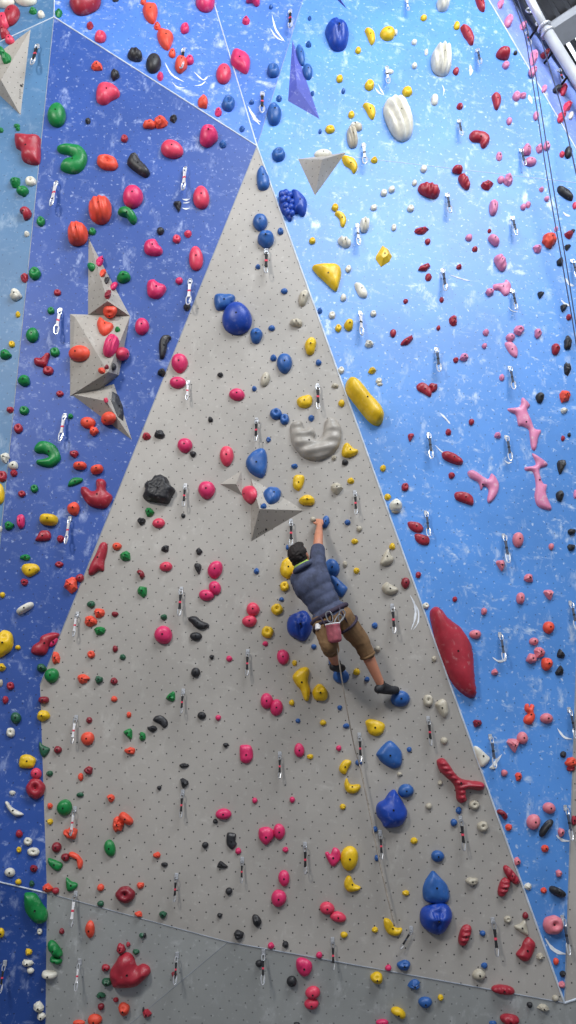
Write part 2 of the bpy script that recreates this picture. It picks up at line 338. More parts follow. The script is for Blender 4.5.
# one line per hold: x y w h (quarter pixels inside a tile) colour shape [rotation] [~landmark name]
HOLDS = """
#0 0
340 18 125 90 R g ~broad red twin-lobed jug
235 55 28 34 G k
462 2 26 14 K k
20 12 78 44 W o ~cream sloper at the corner
105 2 86 48 W o
48 68 55 80 R o 30
18 92 50 54 C t
18 135 42 45 R f
40 163 36 34 C k
133 47 30 26 G k
166 62 28 26 W p
8 208 25 28 G k
27 237 38 38 G f
360 106 28 28 R k
402 152 46 42 C p
540 227 60 40 K r 20
388 268 44 36 O f
460 303 36 42 K f
432 382 95 84 C f ~rough pink lump
352 485 22 26 K k
228 465 72 90 G o ~green egg-shaped sloper
68 505 26 16 G k
#1 0
25 58 60 78 O g
-2 10 24 24 O k
53 108 28 28 O k
85 163 60 80 O g -25 ~upper orange jug
113 217 28 34 O k
148 264 50 62 O g
163 118 34 38 P p
182 245 34 34 P k
38 260 60 68 K o
65 308 26 34 P k
245 8 74 86 P o ~pink dome beside top seam
436 8 54 46 P c 20
408 86 30 32 P k
384 250 80 92 P o 40 ~big oblong pink sloper
318 302 58 70 C o
517 287 48 50 B p
508 30 16 16 B k
431 410 20 20 B k
540 396 24 26 B k
236 413 40 52 O f
337 420 52 54 B p
297 451 30 34 P k
520 462 58 85 B g
118 476 28 36 K f
65 492 62 48 O f
22 502 52 36 O f
#2 0
86 75 16 18 B k
82 180 24 24 B k
195 150 90 115 N g -15 ~cobalt oval with knuckles
328 148 62 38 Y c 60
397 140 58 48 Y o ~bright yellow knob
430 132 16 24 W k
280 205 24 24 Y p
504 172 22 20 W p
542 75 26 22 Y k
206 318 26 28 Y p
325 345 38 38 Y p
221 366 16 20 B k
476 370 40 36 Y p
327 448 62 42 Y c 50
253 462 26 26 Y p
267 502 45 24 W f
505 266 22 22 W p
405 290 34 18 W k
441 480 100 172 W r -20 ~tall white ridged shell
50 222 30 84 B o -12
78 290 38 60 B o -12
98 375 14 22 B k
553 210 16 26 W k
#3 0
42 22 48 52 W r
192 18 66 34 R d 70
140 142 84 40 R d 62 ~long red pill
98 106 24 32 Y k
66 200 18 18 W k
36 250 80 110 W r ~white brain-like shell
95 288 24 28 R k
282 223 52 34 R d 10
294 264 28 28 L p
333 214 16 16 K k
257 407 38 66 R g
110 428 26 26 R k
10 402 28 42 W p
337 388 32 36 L p
363 384 28 24 L k
308 487 22 28 L k
415 466 22 34 L p
272 20 22 34 L k
302 90 28 44 L p
362 106 24 32 L k
402 235 26 60 L f
400 290 26 36 L k
447 222 28 34 R f
446 358 16 28 L p
495 362 30 26 K f
523 362 26 44 C k
537 430 28 36 C f
553 466 16 30 W k
514 474 28 38 C f
#0 1
430 142 86 56 O p 15
546 155 88 52 K r 50 ~long black rippled pinch
498 45 28 28 R p
62 220 44 42 G f
92 255 50 40 G f
124 216 42 34 W p
102 347 46 50 R c 60
164 376 34 38 G p
108 425 22 22 W k
402 335 90 100 O r ~round orange grooved hold
532 280 80 84 P o ~round pink ball
510 355 84 52 G c 35
370 416 28 28 G p
312 430 80 84 O r
5 10 20 20 G k
72 5 18 16 G k
#1 1
257 38 76 80 P g
316 66 28 32 B k
112 90 90 66 C o 20
474 208 52 92 B t ~blue drop at the summit
229 282 64 88 C o -10
136 315 32 42 K t
66 414 30 30 K k
176 425 30 30 C k
131 446 32 32 C p
36 480 78 66 P f
465 382 58 62 B t
488 450 66 68 B g
546 415 24 26 B p
538 110 52 50 B p
392 6 22 24 B k
#2 1
128 16 14 18 B k
168 8 38 30 Y p
256 42 40 82 E r -10 ~grey ribbed scoop
282 0 30 30 E k
345 130 28 26 Y k
248 150 76 46 Y c 45
140 106 70 30 W o
542 166 26 28 W p
383 262 26 26 W p
414 248 26 26 W p
342 321 26 22 W p
490 324 28 26 W p
505 222 20 24 W k
562 256 88 46 R r 20 ~red striped almond
188 320 28 28 Y p
210 365 66 42 Y c 60
97 453 26 26 Y p
305 392 38 54 W r
225 460 56 32 W r 25
423 400 20 26 W p
533 412 60 30 R f -10
558 456 22 24 R k
#3 1
187 45 84 54 R c 25 ~red bean-shaped jug
268 115 24 38 L k
377 92 36 44 L f
392 138 48 32 L o
428 85 26 40 L f
457 75 26 38 L f
544 100 30 46 K o
519 107 20 28 C k
274 210 26 28 L k
304 210 40 52 L f ~pink rough slab
218 232 52 38 R f -10
100 172 40 26 R d 10
127 218 66 32 R r 60
244 322 32 58 L r
364 318 22 24 L k
384 308 22 26 L k
437 247 18 22 L k
458 285 20 20 L k
496 405 16 22 L k
229 413 16 16 R k
147 441 28 26 L k
171 486 24 22 R k
245 453 50 26 L d 45
467 453 54 58 O f ~orange faceted knob
421 485 38 34 L f
546 429 36 34 R f
562 414 16 16 K k
540 480 26 24 K t
530 265 72 32 K r 38 ~black slanting rail
570 312 18 28 C k
#0 2
140 72 48 50 G p
98 88 30 40 R k
64 158 48 46 W f
72 235 20 26 Y k
230 148 28 24 R p
204 220 28 28 G p
130 318 50 56 G o
48 354 24 26 Y p
23 396 48 40 G f
168 415 64 58 R f ~bumpy red crimp
193 460 42 34 R p
220 386 38 36 G p
97 500 50 44 G g
397 24 26 42 P f
368 45 26 34 G k
410 70 24 30 O k
426 99 20 28 K k
453 123 24 30 P k
430 155 22 36 M f
440 220 56 46 O g
420 284 66 62 O f
470 295 22 22 G k
444 364 54 86 P r 25 ~pink grooved egg
484 392 40 54 C o
320 392 80 60 O o -15 ~orange dome on the volume
408 459 28 26 O k
453 444 14 30 K k
427 445 18 18 M k
495 87 54 46 G g
568 284 56 64 P o
#1 2
208 13 56 94 C o
50 135 76 78 P f ~chunky pink block
141 101 30 28 P k
172 205 30 32 K k
84 363 92 48 K r -65
71 467 32 32 K f
143 432 64 72 P t
135 508 64 44 P o
321 185 80 62 B g
372 256 116 122 N o ~largest cobalt ball
449 321 50 60 B g
511 290 28 22 B k
518 409 26 28 B k
562 432 60 76 B t
305 477 24 20 K f
485 495 34 58 E o 20
456 44 20 20 B k
561 142 28 22 B k
#2 2
241 53 24 28 W p
291 140 70 42 W r 50
221 168 24 30 W k
127 220 20 26 B k
176 238 26 28 W p
341 232 24 24 W p
243 278 38 46 Y g
201 290 26 30 Y p
62 170 38 64 E g 15
33 270 50 30 E r 5
324 353 38 30 W f
420 310 24 32 R k
476 340 60 28 R f -35
470 182 20 20 R k
545 48 52 26 R f -20
561 86 26 34 R k
90 362 46 70 Y g 10 ~yellow oval near the arete
122 428 24 24 B k
212 458 26 28 W p
336 460 34 28 Y f
363 500 24 22 W p
#3 2
108 45 22 22 R k
272 30 66 38 L r 62
230 147 34 30 L f
280 128 68 60 L f ~ragged pink plate
433 157 28 28 K t
511 26 26 34 K f
525 210 30 30 K t
547 246 24 24 R k
541 350 30 60 K f
38 176 18 22 R k
84 260 34 44 R f
25 289 16 20 R k
215 307 24 28 L k
347 299 40 42 L f
422 312 30 38 L f
313 328 36 30 L t
318 375 50 68 L t
209 361 20 22 L k
127 407 36 34 L f
95 417 22 24 R k
493 375 34 44 R g
540 452 32 56 K f
279 487 20 28 L k
#0 3
240 40 30 24 R p
97 107 38 34 G p
41 104 30 28 R k
74 179 36 38 R p
282 130 22 22 G k
20 295 40 46 W f
54 327 40 34 W k
10 370 36 42 R p
56 358 30 28 R k
-2 440 40 84 Y o
88 440 30 26 R p
138 419 30 32 G p
297 280 36 30 R f
320 328 52 30 O d
388 343 50 34 O d -15
301 390 60 34 G g -15
295 500 50 52 O g
352 156 60 44 O o
376 190 40 38 O f
436 137 56 52 O o
424 66 18 16 C k
#1 3
372 44 62 46 P o
441 19 20 22 B k
266 143 20 24 K f
63 203 42 34 K f
10 210 36 30 R k
164 248 58 56 P t
196 281 26 24 K f
331 290 54 78 C t
251 426 66 68 P t
528 121 48 44 B p
562 142 36 42 B p
498 223 20 22 B k
450 317 86 116 B t ~large blue shield-shaped jug
60 427 126 118 K o ~big black rough oval
429 443 42 70 C o
511 446 72 60 B g
478 490 26 20 B k
22 513 40 36 G f
#2 3
66 72 62 50 Y o
93 137 24 28 B k
188 8 30 20 E k
214 78 26 28 Y k
245 270 66 54 Y g
184 296 20 22 E k
228 314 26 24 K k
26 329 26 22 B k
42 395 46 64 Y f
76 467 64 44 Y g
251 388 28 26 Y k
194 418 52 50 E f
490 215 26 32 R t
468 413 28 32 R p
545 27 58 42 R f 25
575 8 22 22 R k
380 338 24 28 Y k
398 452 28 26 Y k
430 488 50 54 W g
368 2 24 12 W k
#3 3
8 15 28 34 R f
430 56 32 42 K g
530 50 46 50 O f
527 107 30 26 W f
157 153 22 26 R k
65 193 24 28 R k
262 206 28 26 L f
82 297 84 36 R r 22 ~dark-bellied red pinch
78 366 28 26 R k
129 457 72 38 R f 18
515 333 38 58 K t
548 204 14 18 K k
523 218 16 22 R k
510 448 30 44 K g
572 442 14 38 L k
#0 4
84 38 32 56 P r
196 32 72 44 Y d 5
177 96 64 40 R f -12
242 108 30 30 R k
37 55 40 34 G f
4 68 12 24 W k
102 182 42 26 G k
237 210 34 24 R p
123 231 76 50 Y g
98 281 32 30 R k
10 332 22 24 Y k
101 385 74 28 W d -30 ~white sloping stick
285 292 60 68 O f ~orange three-lobed jug
320 264 34 32 R k
468 138 36 30 O o
502 177 44 44 G f
566 37 32 30 K f
562 250 38 30 M c 60
570 318 40 50 G f
365 370 34 28 D k
398 404 44 38 O f
363 437 54 44 O f
460 409 28 22 M k
400 475 46 34 G f
#1 4
59 45 50 38 C o -10
157 15 18 18 K k
85 147 32 30 K f
220 158 28 28 K f
217 228 30 46 K t
88 219 50 38 C o
285 231 72 56 P o -60 ~pink tilted egg in triplet
284 304 46 56 P o -15
250 333 60 44 P o 10
450 237 22 26 B k
436 390 52 54 C o
422 437 58 46 C o
217 444 88 38 K f 22 ~black bird-like crimp
208 498 48 34 K o
80 421 26 26 D k
78 492 70 72 P o ~pink ball under the bird-like crimp
573 142 12 22 B k
562 298 36 40 Y p
550 350 20 20 B k
532 390 48 46 Y p
494 481 48 48 Y p
#2 4
6 222 64 84 Y o ~yellow slab beside climber
100 30 22 22 E k
150 40 30 50 B o 10
238 42 24 24 B k
285 68 22 24 E k
267 118 30 22 Y k
175 225 62 72 B o
205 300 64 86 B t -30
228 209 20 26 E k
274 235 26 26 Y k
430 0 32 14 E k
398 188 54 66 E g 20
417 138 24 28 Y k
510 62 58 42 R f 30
535 110 56 42 R f 15 ~lower red stacked plate
407 307 64 52 E g 10
470 285 34 44 M t
521 252 24 26 R k
347 454 24 26 B k
551 375 26 26 W p
48 455 102 120 N g ~cobalt ball with knuckle grooves
#3 4
343 112 42 60 T o ~salmon egg
476 139 20 28 T k
275 215 36 44 T t
385 265 36 34 T f
467 332 40 42 T t
352 346 30 46 T r
91 349 20 22 R k
207 398 22 28 T r
172 490 46 36 T o
465 463 44 48 O t ~orange shield-shaped hold
557 80 32 26 K f
556 142 32 26 K f
#0 5
16 15 74 112 Y g 15 ~yellow wedge at the margin
72 30 22 20 Y k
8 110 34 34 Y f
3 172 18 32 E k
42 184 30 32 R p
22 240 26 32 R k
167 112 40 34 D g
208 142 56 58 G o ~green dome on the kink
224 72 34 50 O f
365 58 30 30 O p
461 36 22 28 M k
491 69 26 24 D k
333 155 54 40 O f
396 159 32 32 D f
456 165 32 30 M k
176 240 40 28 M d
174 303 52 44 Y g
64 312 42 46 D o
43 370 34 38 W p
457 236 26 24 O k
516 299 20 24 O k
357 321 26 26 M k
351 394 52 54 O o ~orange dome
512 373 46 36 G t 90
570 386 26 36 G f
232 439 32 30 M k
176 440 42 54 D f
110 486 66 58 Y f
521 443 46 30 O f
355 513 22 16 O k
175 15 105 66 R f -20 ~red crest-shaped jug
#1 5
271 68 20 20 K f
341 75 26 24 P k
485 15 22 22 P k
556 68 48 60 P o
207 130 36 40 K o
106 228 42 38 G t 90
66 325 58 46 K f
34 355 42 28 K f
231 302 34 30 K o
297 311 22 24 P k
491 244 50 62 P o
530 270 50 66 P o ~lower of the paired pink eggs
327 420 22 20 K f
408 456 52 74 P g ~tall pink jug
160 502 44 20 K f
#2 5
103 27 22 22 B k
26 92 20 24 Y k
128 212 60 72 Y g ~yellow scooped jug
15 251 22 26 Y k
207 271 20 22 B k
40 323 20 20 B k
140 331 26 24 Y k
233 344 26 22 B k
316 157 22 22 B k
274 128 28 28 Y k
212 145 64 58 B o
186 90 44 80 B t -10
449 235 74 64 B o ~blue dome under the foot
560 243 38 48 E p
350 350 72 66 Y t 20
405 458 104 104 B f ~large blue faceted rock
485 438 20 24 B k
45 441 40 56 P o
203 433 22 24 P k
89 467 26 22 Y k
283 490 28 26 B k
358 36 24 24 E k
#3 5
406 6 36 30 T o
428 50 46 44 T f
396 75 42 42 T f
457 96 44 54 O g
513 54 34 38 K t 180
510 121 34 40 K t 180
250 129 28 30 T f
388 295 48 84 O f 10 ~orange rabbit-shaped jug
457 314 50 42 T o
180 333 36 32 M f
325 422 48 56 T t
360 392 42 50 T o
200 465 56 84 W t -20 ~cream wedge on the arete
524 458 24 28 K k
553 490 46 44 O f
40 272 50 80 E g
9 76 20 26 E k
48 403 28 30 E k
#0 6
145 22 44 44 C o
143 82 76 84 R p ~red bucket-shaped jug
355 10 38 34 M f
323 36 22 34 O k
199 22 28 24 D k
321 107 30 20 D k
444 120 34 34 O f
50 99 26 20 W k
54 165 82 34 W c 35 ~white crescent
259 158 60 64 G o ~green dome behind quickdraw
200 152 24 24 O k
284 260 58 48 O f
201 215 24 26 Y k
112 293 34 32 W p
76 327 20 24 Y p
134 335 48 34 W p
227 317 38 42 M o
262 357 34 34 M k
308 370 76 44 O c 50
222 386 60 46 G t 60
77 263 28 32 R k
135 402 34 30 M k
40 417 42 36 W o
505 202 62 34 O d 42
472 225 50 64 O f ~orange split block
440 320 44 66 G o -10
74 455 26 24 Y k
127 462 22 26 D k
191 480 44 40 O f
223 491 30 28 R k
287 467 44 56 G t
502 506 78 68 M p ~maroon arch on the seam
403 478 28 30 O o
562 470 30 28 O f
#1 6
160 62 38 36 K t 30
61 79 18 18 K k
318 184 62 44 P o
285 213 20 20 K k
245 308 26 26 K o
349 290 38 68 K f ~tall black rock
377 332 24 28 P k
443 130 22 24 P k
52 348 32 28 O f
82 386 28 20 K k
311 386 44 30 K t 180
340 492 28 30 K o
488 272 60 72 P f ~bright pink cut gem
541 254 46 62 P o
566 327 24 24 P k
560 440 44 64 P o
539 520 60 68 P o
#2 6
228 -4 46 58 Y g 20
256 73 64 52 Y f
17 127 22 26 P k
219 155 26 24 Y k
180 353 58 74 P t ~pink chipped shield
245 360 68 98 Y o ~yellow tall oval
257 465 64 58 Y t 20
471 91 62 54 B o
348 245 22 24 B k
355 360 20 26 B k
446 25 22 18 E k
563 153 26 26 E k
504 291 30 28 Y k
471 500 28 24 Y k
#3 6
168 148 44 38 E p
202 234 44 42 E p
107 170 24 32 B k
87 218 28 30 B k
33 60 20 22 E k
22 352 52 46 B o
159 453 50 36 E f
15 470 104 118 B t ~blue drop above cobalt ball
316 428 92 34 R r 52 ~striped red sausage
286 475 80 40 R r -70
279 186 50 30 M c 45
306 237 28 30 O k
467 160 50 44 T o 20
404 215 52 62 T o ~salmon dome
456 240 80 36 K c -55
515 257 26 38 T f
451 322 30 32 O k
340 373 28 36 T f
506 421 26 30 T f
446 489 24 26 O k
383 473 28 30 W k
500 495 70 34 K r 28 ~black slotted bar
568 210 24 40 R k
555 2 36 24 R k
288 20 26 28 T k
345 34 28 36 O f
243 0 24 12 W k
#0 7
403 30 28 24 D k
555 72 32 26 O f
568 157 24 20 D k
360 132 68 36 O t 90
247 141 22 26 M k
5 146 26 38 Y o
159 141 20 24 W p
115 223 30 26 Y f
110 267 50 28 W f
122 297 30 24 W k
221 210 76 38 G r 52 ~green leaf-like pinch
225 255 48 26 G d 20
199 311 58 30 W d 5
155 442 42 46 W f
165 480 36 34 W f
484 209 36 42 R f
513 193 18 20 R k
545 223 28 22 D k
423 286 34 28 R k
430 342 44 34 D g
405 397 38 26 D k
405 441 26 28 M k
464 414 22 20 R k
497 450 44 52 O g
380 494 56 46 O o ~orange dome at the lower edge
316 506 48 22 O o
574 455 10 24 K k
#1 7
76 74 32 30 D f
303 77 22 20 K k
451 98 34 52 K g -20
379 154 42 40 K f ~black rock above the lower seam
508 198 26 28 P k
566 194 26 30 K k
461 268 30 28 K k
121 312 22 22 M k
12 468 38 34 R f
3 157 14 20 K k
#2 7
156 48 58 50 C o
200 83 64 42 C o 10 ~lower salmon-pink egg
224 155 30 26 Y k
348 135 26 26 Y k
418 125 78 48 Y c 40 ~yellow claw at the rope end
125 236 26 28 P k
63 282 62 74 P f ~hot pink chunk over the seam
15 340 40 42 K o
99 384 58 48 C o
94 429 56 44 C o
355 325 52 46 Y g
401 287 26 26 P k
463 276 54 42 B g
505 353 54 42 B f
548 424 54 42 B t
441 466 62 40 Y c 30
377 505 50 26 P o
35 510 24 14 K k
#3 7
15 85 125 130 N g ~cobalt ball at the base
130 155 88 44 R r -72
202 149 24 24 B k
209 278 26 26 B k
302 93 28 28 E p
373 78 24 30 M k
358 120 50 48 E t
432 242 30 30 E k
187 313 52 44 E t 180
284 374 92 38 R r 8 ~pale-topped red sausage
310 492 76 42 R r 12
390 434 22 24 K k
445 446 50 28 E f 15
34 406 24 26 Y k
493 408 26 26 E k
243 507 32 18 B k
482 115 76 76 T p ~salmon disc beside quickdraw
495 261 22 30 O k
522 311 24 28 K k
518 354 28 30 T k
"""
# custom outlines in quarter pixels: tile | colour | height factor | object name | landmark phrase | label | points
CUSTOM = """
0 1|R|0.5|jug|red square bucket jug|glossy red square bucket jug straddling the teal panel seam|60 40,70 30,110 32,160 38,163 80,160 140,140 150,105 142,88 125,85 95,65 80
0 1|G|0.5|jug|green hooked jug|upper green hooked jug with a notch, below the top-left seam|228 82,262 68,320 75,347 105,345 145,320 178,285 185,248 172,243 150,262 128,292 120,275 110,240 102
0 3|G|0.5|jug|large green C-shaped jug|large green C-shaped jug low on the dark blue wall|138 255,160 230,195 232,225 250,243 290,235 315,205 333,170 330,148 320,148 305,175 300,195 292,180 280,145 275
0 3|R|0.5|jug|red antlered jug|red antlered jug with three prongs beside the grey wall|325 415,345 412,365 428,385 422,385 385,410 380,425 395,425 425,450 450,440 480,420 497,380 495,350 480,325 440
0 3|K|0.12|foothold|black slab on the volume|flat black slab on the lowest grey volume|448 30,475 45,497 90,492 148,470 130,445 70
0 4|R|0.5|jug|red lightning-shaped rail|dark red lightning-shaped rail across the edge of the grey wall|415 120,430 130,428 165,418 200,415 235,395 235,375 250,355 250,360 215,385 165,400 130
1 1|N|0.55|jug|cobalt bunch-of-grapes jug|cobalt bunch-of-grapes jug on the pale blue wall by the arete|545 262,560 252,572 262,582 275,584 300,588 330,590 370,578 372,562 352,548 335,540 300
2 1|N|0.55|jug|cobalt shell jug|cobalt shell-shaped jug touching the bunch-of-grapes jug|12 255,40 258,68 285,76 310,70 345,58 356,40 345,20 340,16 300
2 1|Y|0.4|jug|yellow diamond|yellow faceted diamond high on the pale blue wall|352 512,378 470,400 485,416 514,405 535,372 556,350 525
2 2|Y|0.5|jug|big yellow wing|big yellow wing-shaped jug on the pale blue wall|96 46,130 36,180 35,205 46,213 72,205 112,195 140,182 138,150 108,118 78
2 3|Y|0.9|jug|long yellow banana|long yellow banana-shaped jug on the blue wall beside the arete|229 8,240 -18,268 -16,298 12,328 50,366 92,381 130,374 158,350 167,318 146,268 84,236 40
2 3|A|0.45|jug|grey horseshoe|large grey horseshoe-shaped jug with ribbed arms on the grey wall|8 170,25 150,55 150,62 180,95 172,110 200,105 222,130 218,142 190,148 150,170 136,200 150,214 190,208 240,185 275,150 298,110 308,70 300,40 275,15 235
3 3|L|0.3|pinch|upper ragged pink bone|upper of two ragged pink bone-shaped pinches on the blue wall|303 98,350 90,358 56,372 60,392 85,380 105,395 140,410 178,436 186,425 215,414 262,397 256,390 205,385 182,362 170,345 166,335 125,310 112
3 3|L|0.3|pinch|lower ragged pink bone|lower of two ragged pink bone-shaped pinches on the blue wall|400 276,455 310,460 328,430 340,435 375,445 398,460 405,456 440,477 502,425 490,410 450,415 405,403 352,375 347,372 333,415 322
3 3|L|0.35|pinch|pink axe-head hold|pink axe-head hold with a long curved handle on the blue wall|142 352,165 345,200 368,225 380,238 358,258 378,268 410,255 450,230 476,220 462,226 424,208 408,195 426,185 395,150 374
3 5|R|0.55|sloper|giant red tongue|giant red tongue-shaped sloper running beside the arete|-10 -95,-2 -128,24 -134,60 -92,108 -55,145 -5,162 50,168 150,175 208,165 228,140 226,100 195,68 150,42 85,14 5
3 6|R|0.9|jug|red antler|large red forked antler on the grey wall|18 -30,45 -40,70 -12,95 25,125 45,180 52,205 60,209 80,190 90,140 85,135 110,138 130,115 140,98 125,95 95,85 65,50 32,28 8
2 5|Y|0.7|jug|yellow hooked tooth|yellow hooked tooth-shaped jug below the climber|18 150,28 130,50 112,75 108,86 125,80 165,89 200,82 240,66 240,50 200,32 180
2 6|N|0.6|jug|cobalt funnel|big cobalt funnel-shaped jug low on the grey wall|352 158,362 138,385 125,403 98,425 85,440 105,458 132,476 172,470 205,445 232,390 238,374 215,356 190
0 7|G|0.5|jug|green boot-shaped jug|green boot-shaped jug at the bottom of the dark blue wall|97 0,104 -14,140 -12,160 12,170 30,190 60,186 98,150 108,118 82,100 50
0 7|R|0.55|jug|red rooster-shaped jug|big red rooster-shaped jug on the bottom grey panel|462 265,480 236,510 224,535 242,548 278,572 270,595 280,602 305,580 330,550 355,510 362,460 360,445 335,440 300
3 7|R|0.6|jug|red bow-tie block|smooth red bow-tie block low on the grey wall|385 163,412 188,405 222,387 255,365 260,340 242,336 228,355 205,366 178
0 5|P|0.5|jug|pink tip|-|198 2,222 -10,232 -2,222 18,200 28
"""
# quickdraws: tile, top x y, bottom x y, style
DRAWS = """
0 0 153 188 147 285 a
1 0 157 205 155 290 a
1 0 474 378 472 460 a
2 0 8 50 14 130 a
2 0 472 5 476 52 w
2 0 392 275 396 342 w
3 0 178 205 186 265 b
3 0 105 487 113 550 b
3 0 372 135 380 190 b
3 0 503 285 512 342 b
0 1 227 222 218 322 c
1 1 165 165 163 255 c
2 1 300 70 310 150 w
2 1 275 392 280 475 w
3 1 353 92 364 158 b
3 1 58 270 66 346 b
3 1 318 362 330 436 b
0 2 243 218 232 318 c
1 2 490 -20 490 98 a
1 2 185 100 180 200 c
2 2 287 228 292 322 w
3 2 40 60 48 145 b
3 2 318 140 330 222 b
3 2 558 22 570 92 b
3 2 15 375 25 467 b
3 2 308 450 318 538 b
0 3 260 128 253 232 c
1 3 178 -5 174 75 c
1 3 450 145 452 240 b
1 3 166 408 160 500 b
2 3 118 8 122 112 a
2 3 267 436 272 532 b
2 3 560 203 568 302 b
3 3 295 215 308 310 b
0 4 280 28 268 130 c
0 4 310 410 305 508 c
1 4 150 310 150 425 a
2 4 416 378 424 496 b
2 4 550 5 560 100 b
2 4 12 38 10 145 b
3 4 285 97 300 205 b
3 4 552 366 568 470 b
0 5 305 312 298 422 c
1 5 415 48 412 150 b
1 5 157 206 153 300 b
1 5 543 458 543 560 b
2 5 285 382 290 495 b
2 5 560 316 573 430 b
3 5 232 388 242 512 b
3 5 270 -20 287 85 b
3 5 547 280 557 395 b
0 6 300 165 290 278 c
1 6 155 98 150 205 b
1 6 393 368 388 462 b
1 6 130 433 127 540 b
2 6 368 260 366 370 b
2 6 68 308 68 430 b
3 6 113 203 122 338 b
3 6 532 160 545 288 b
0 7 303 -8 293 130 c
0 7 20 268 8 380 b
0 7 320 262 313 372 c
1 7 133 235 128 345 b
1 7 478 225 477 345 b
2 7 178 178 182 300 b
2 7 492 133 440 206 t
3 7 242 98 255 248 b
3 7 520 88 540 232 b
"""
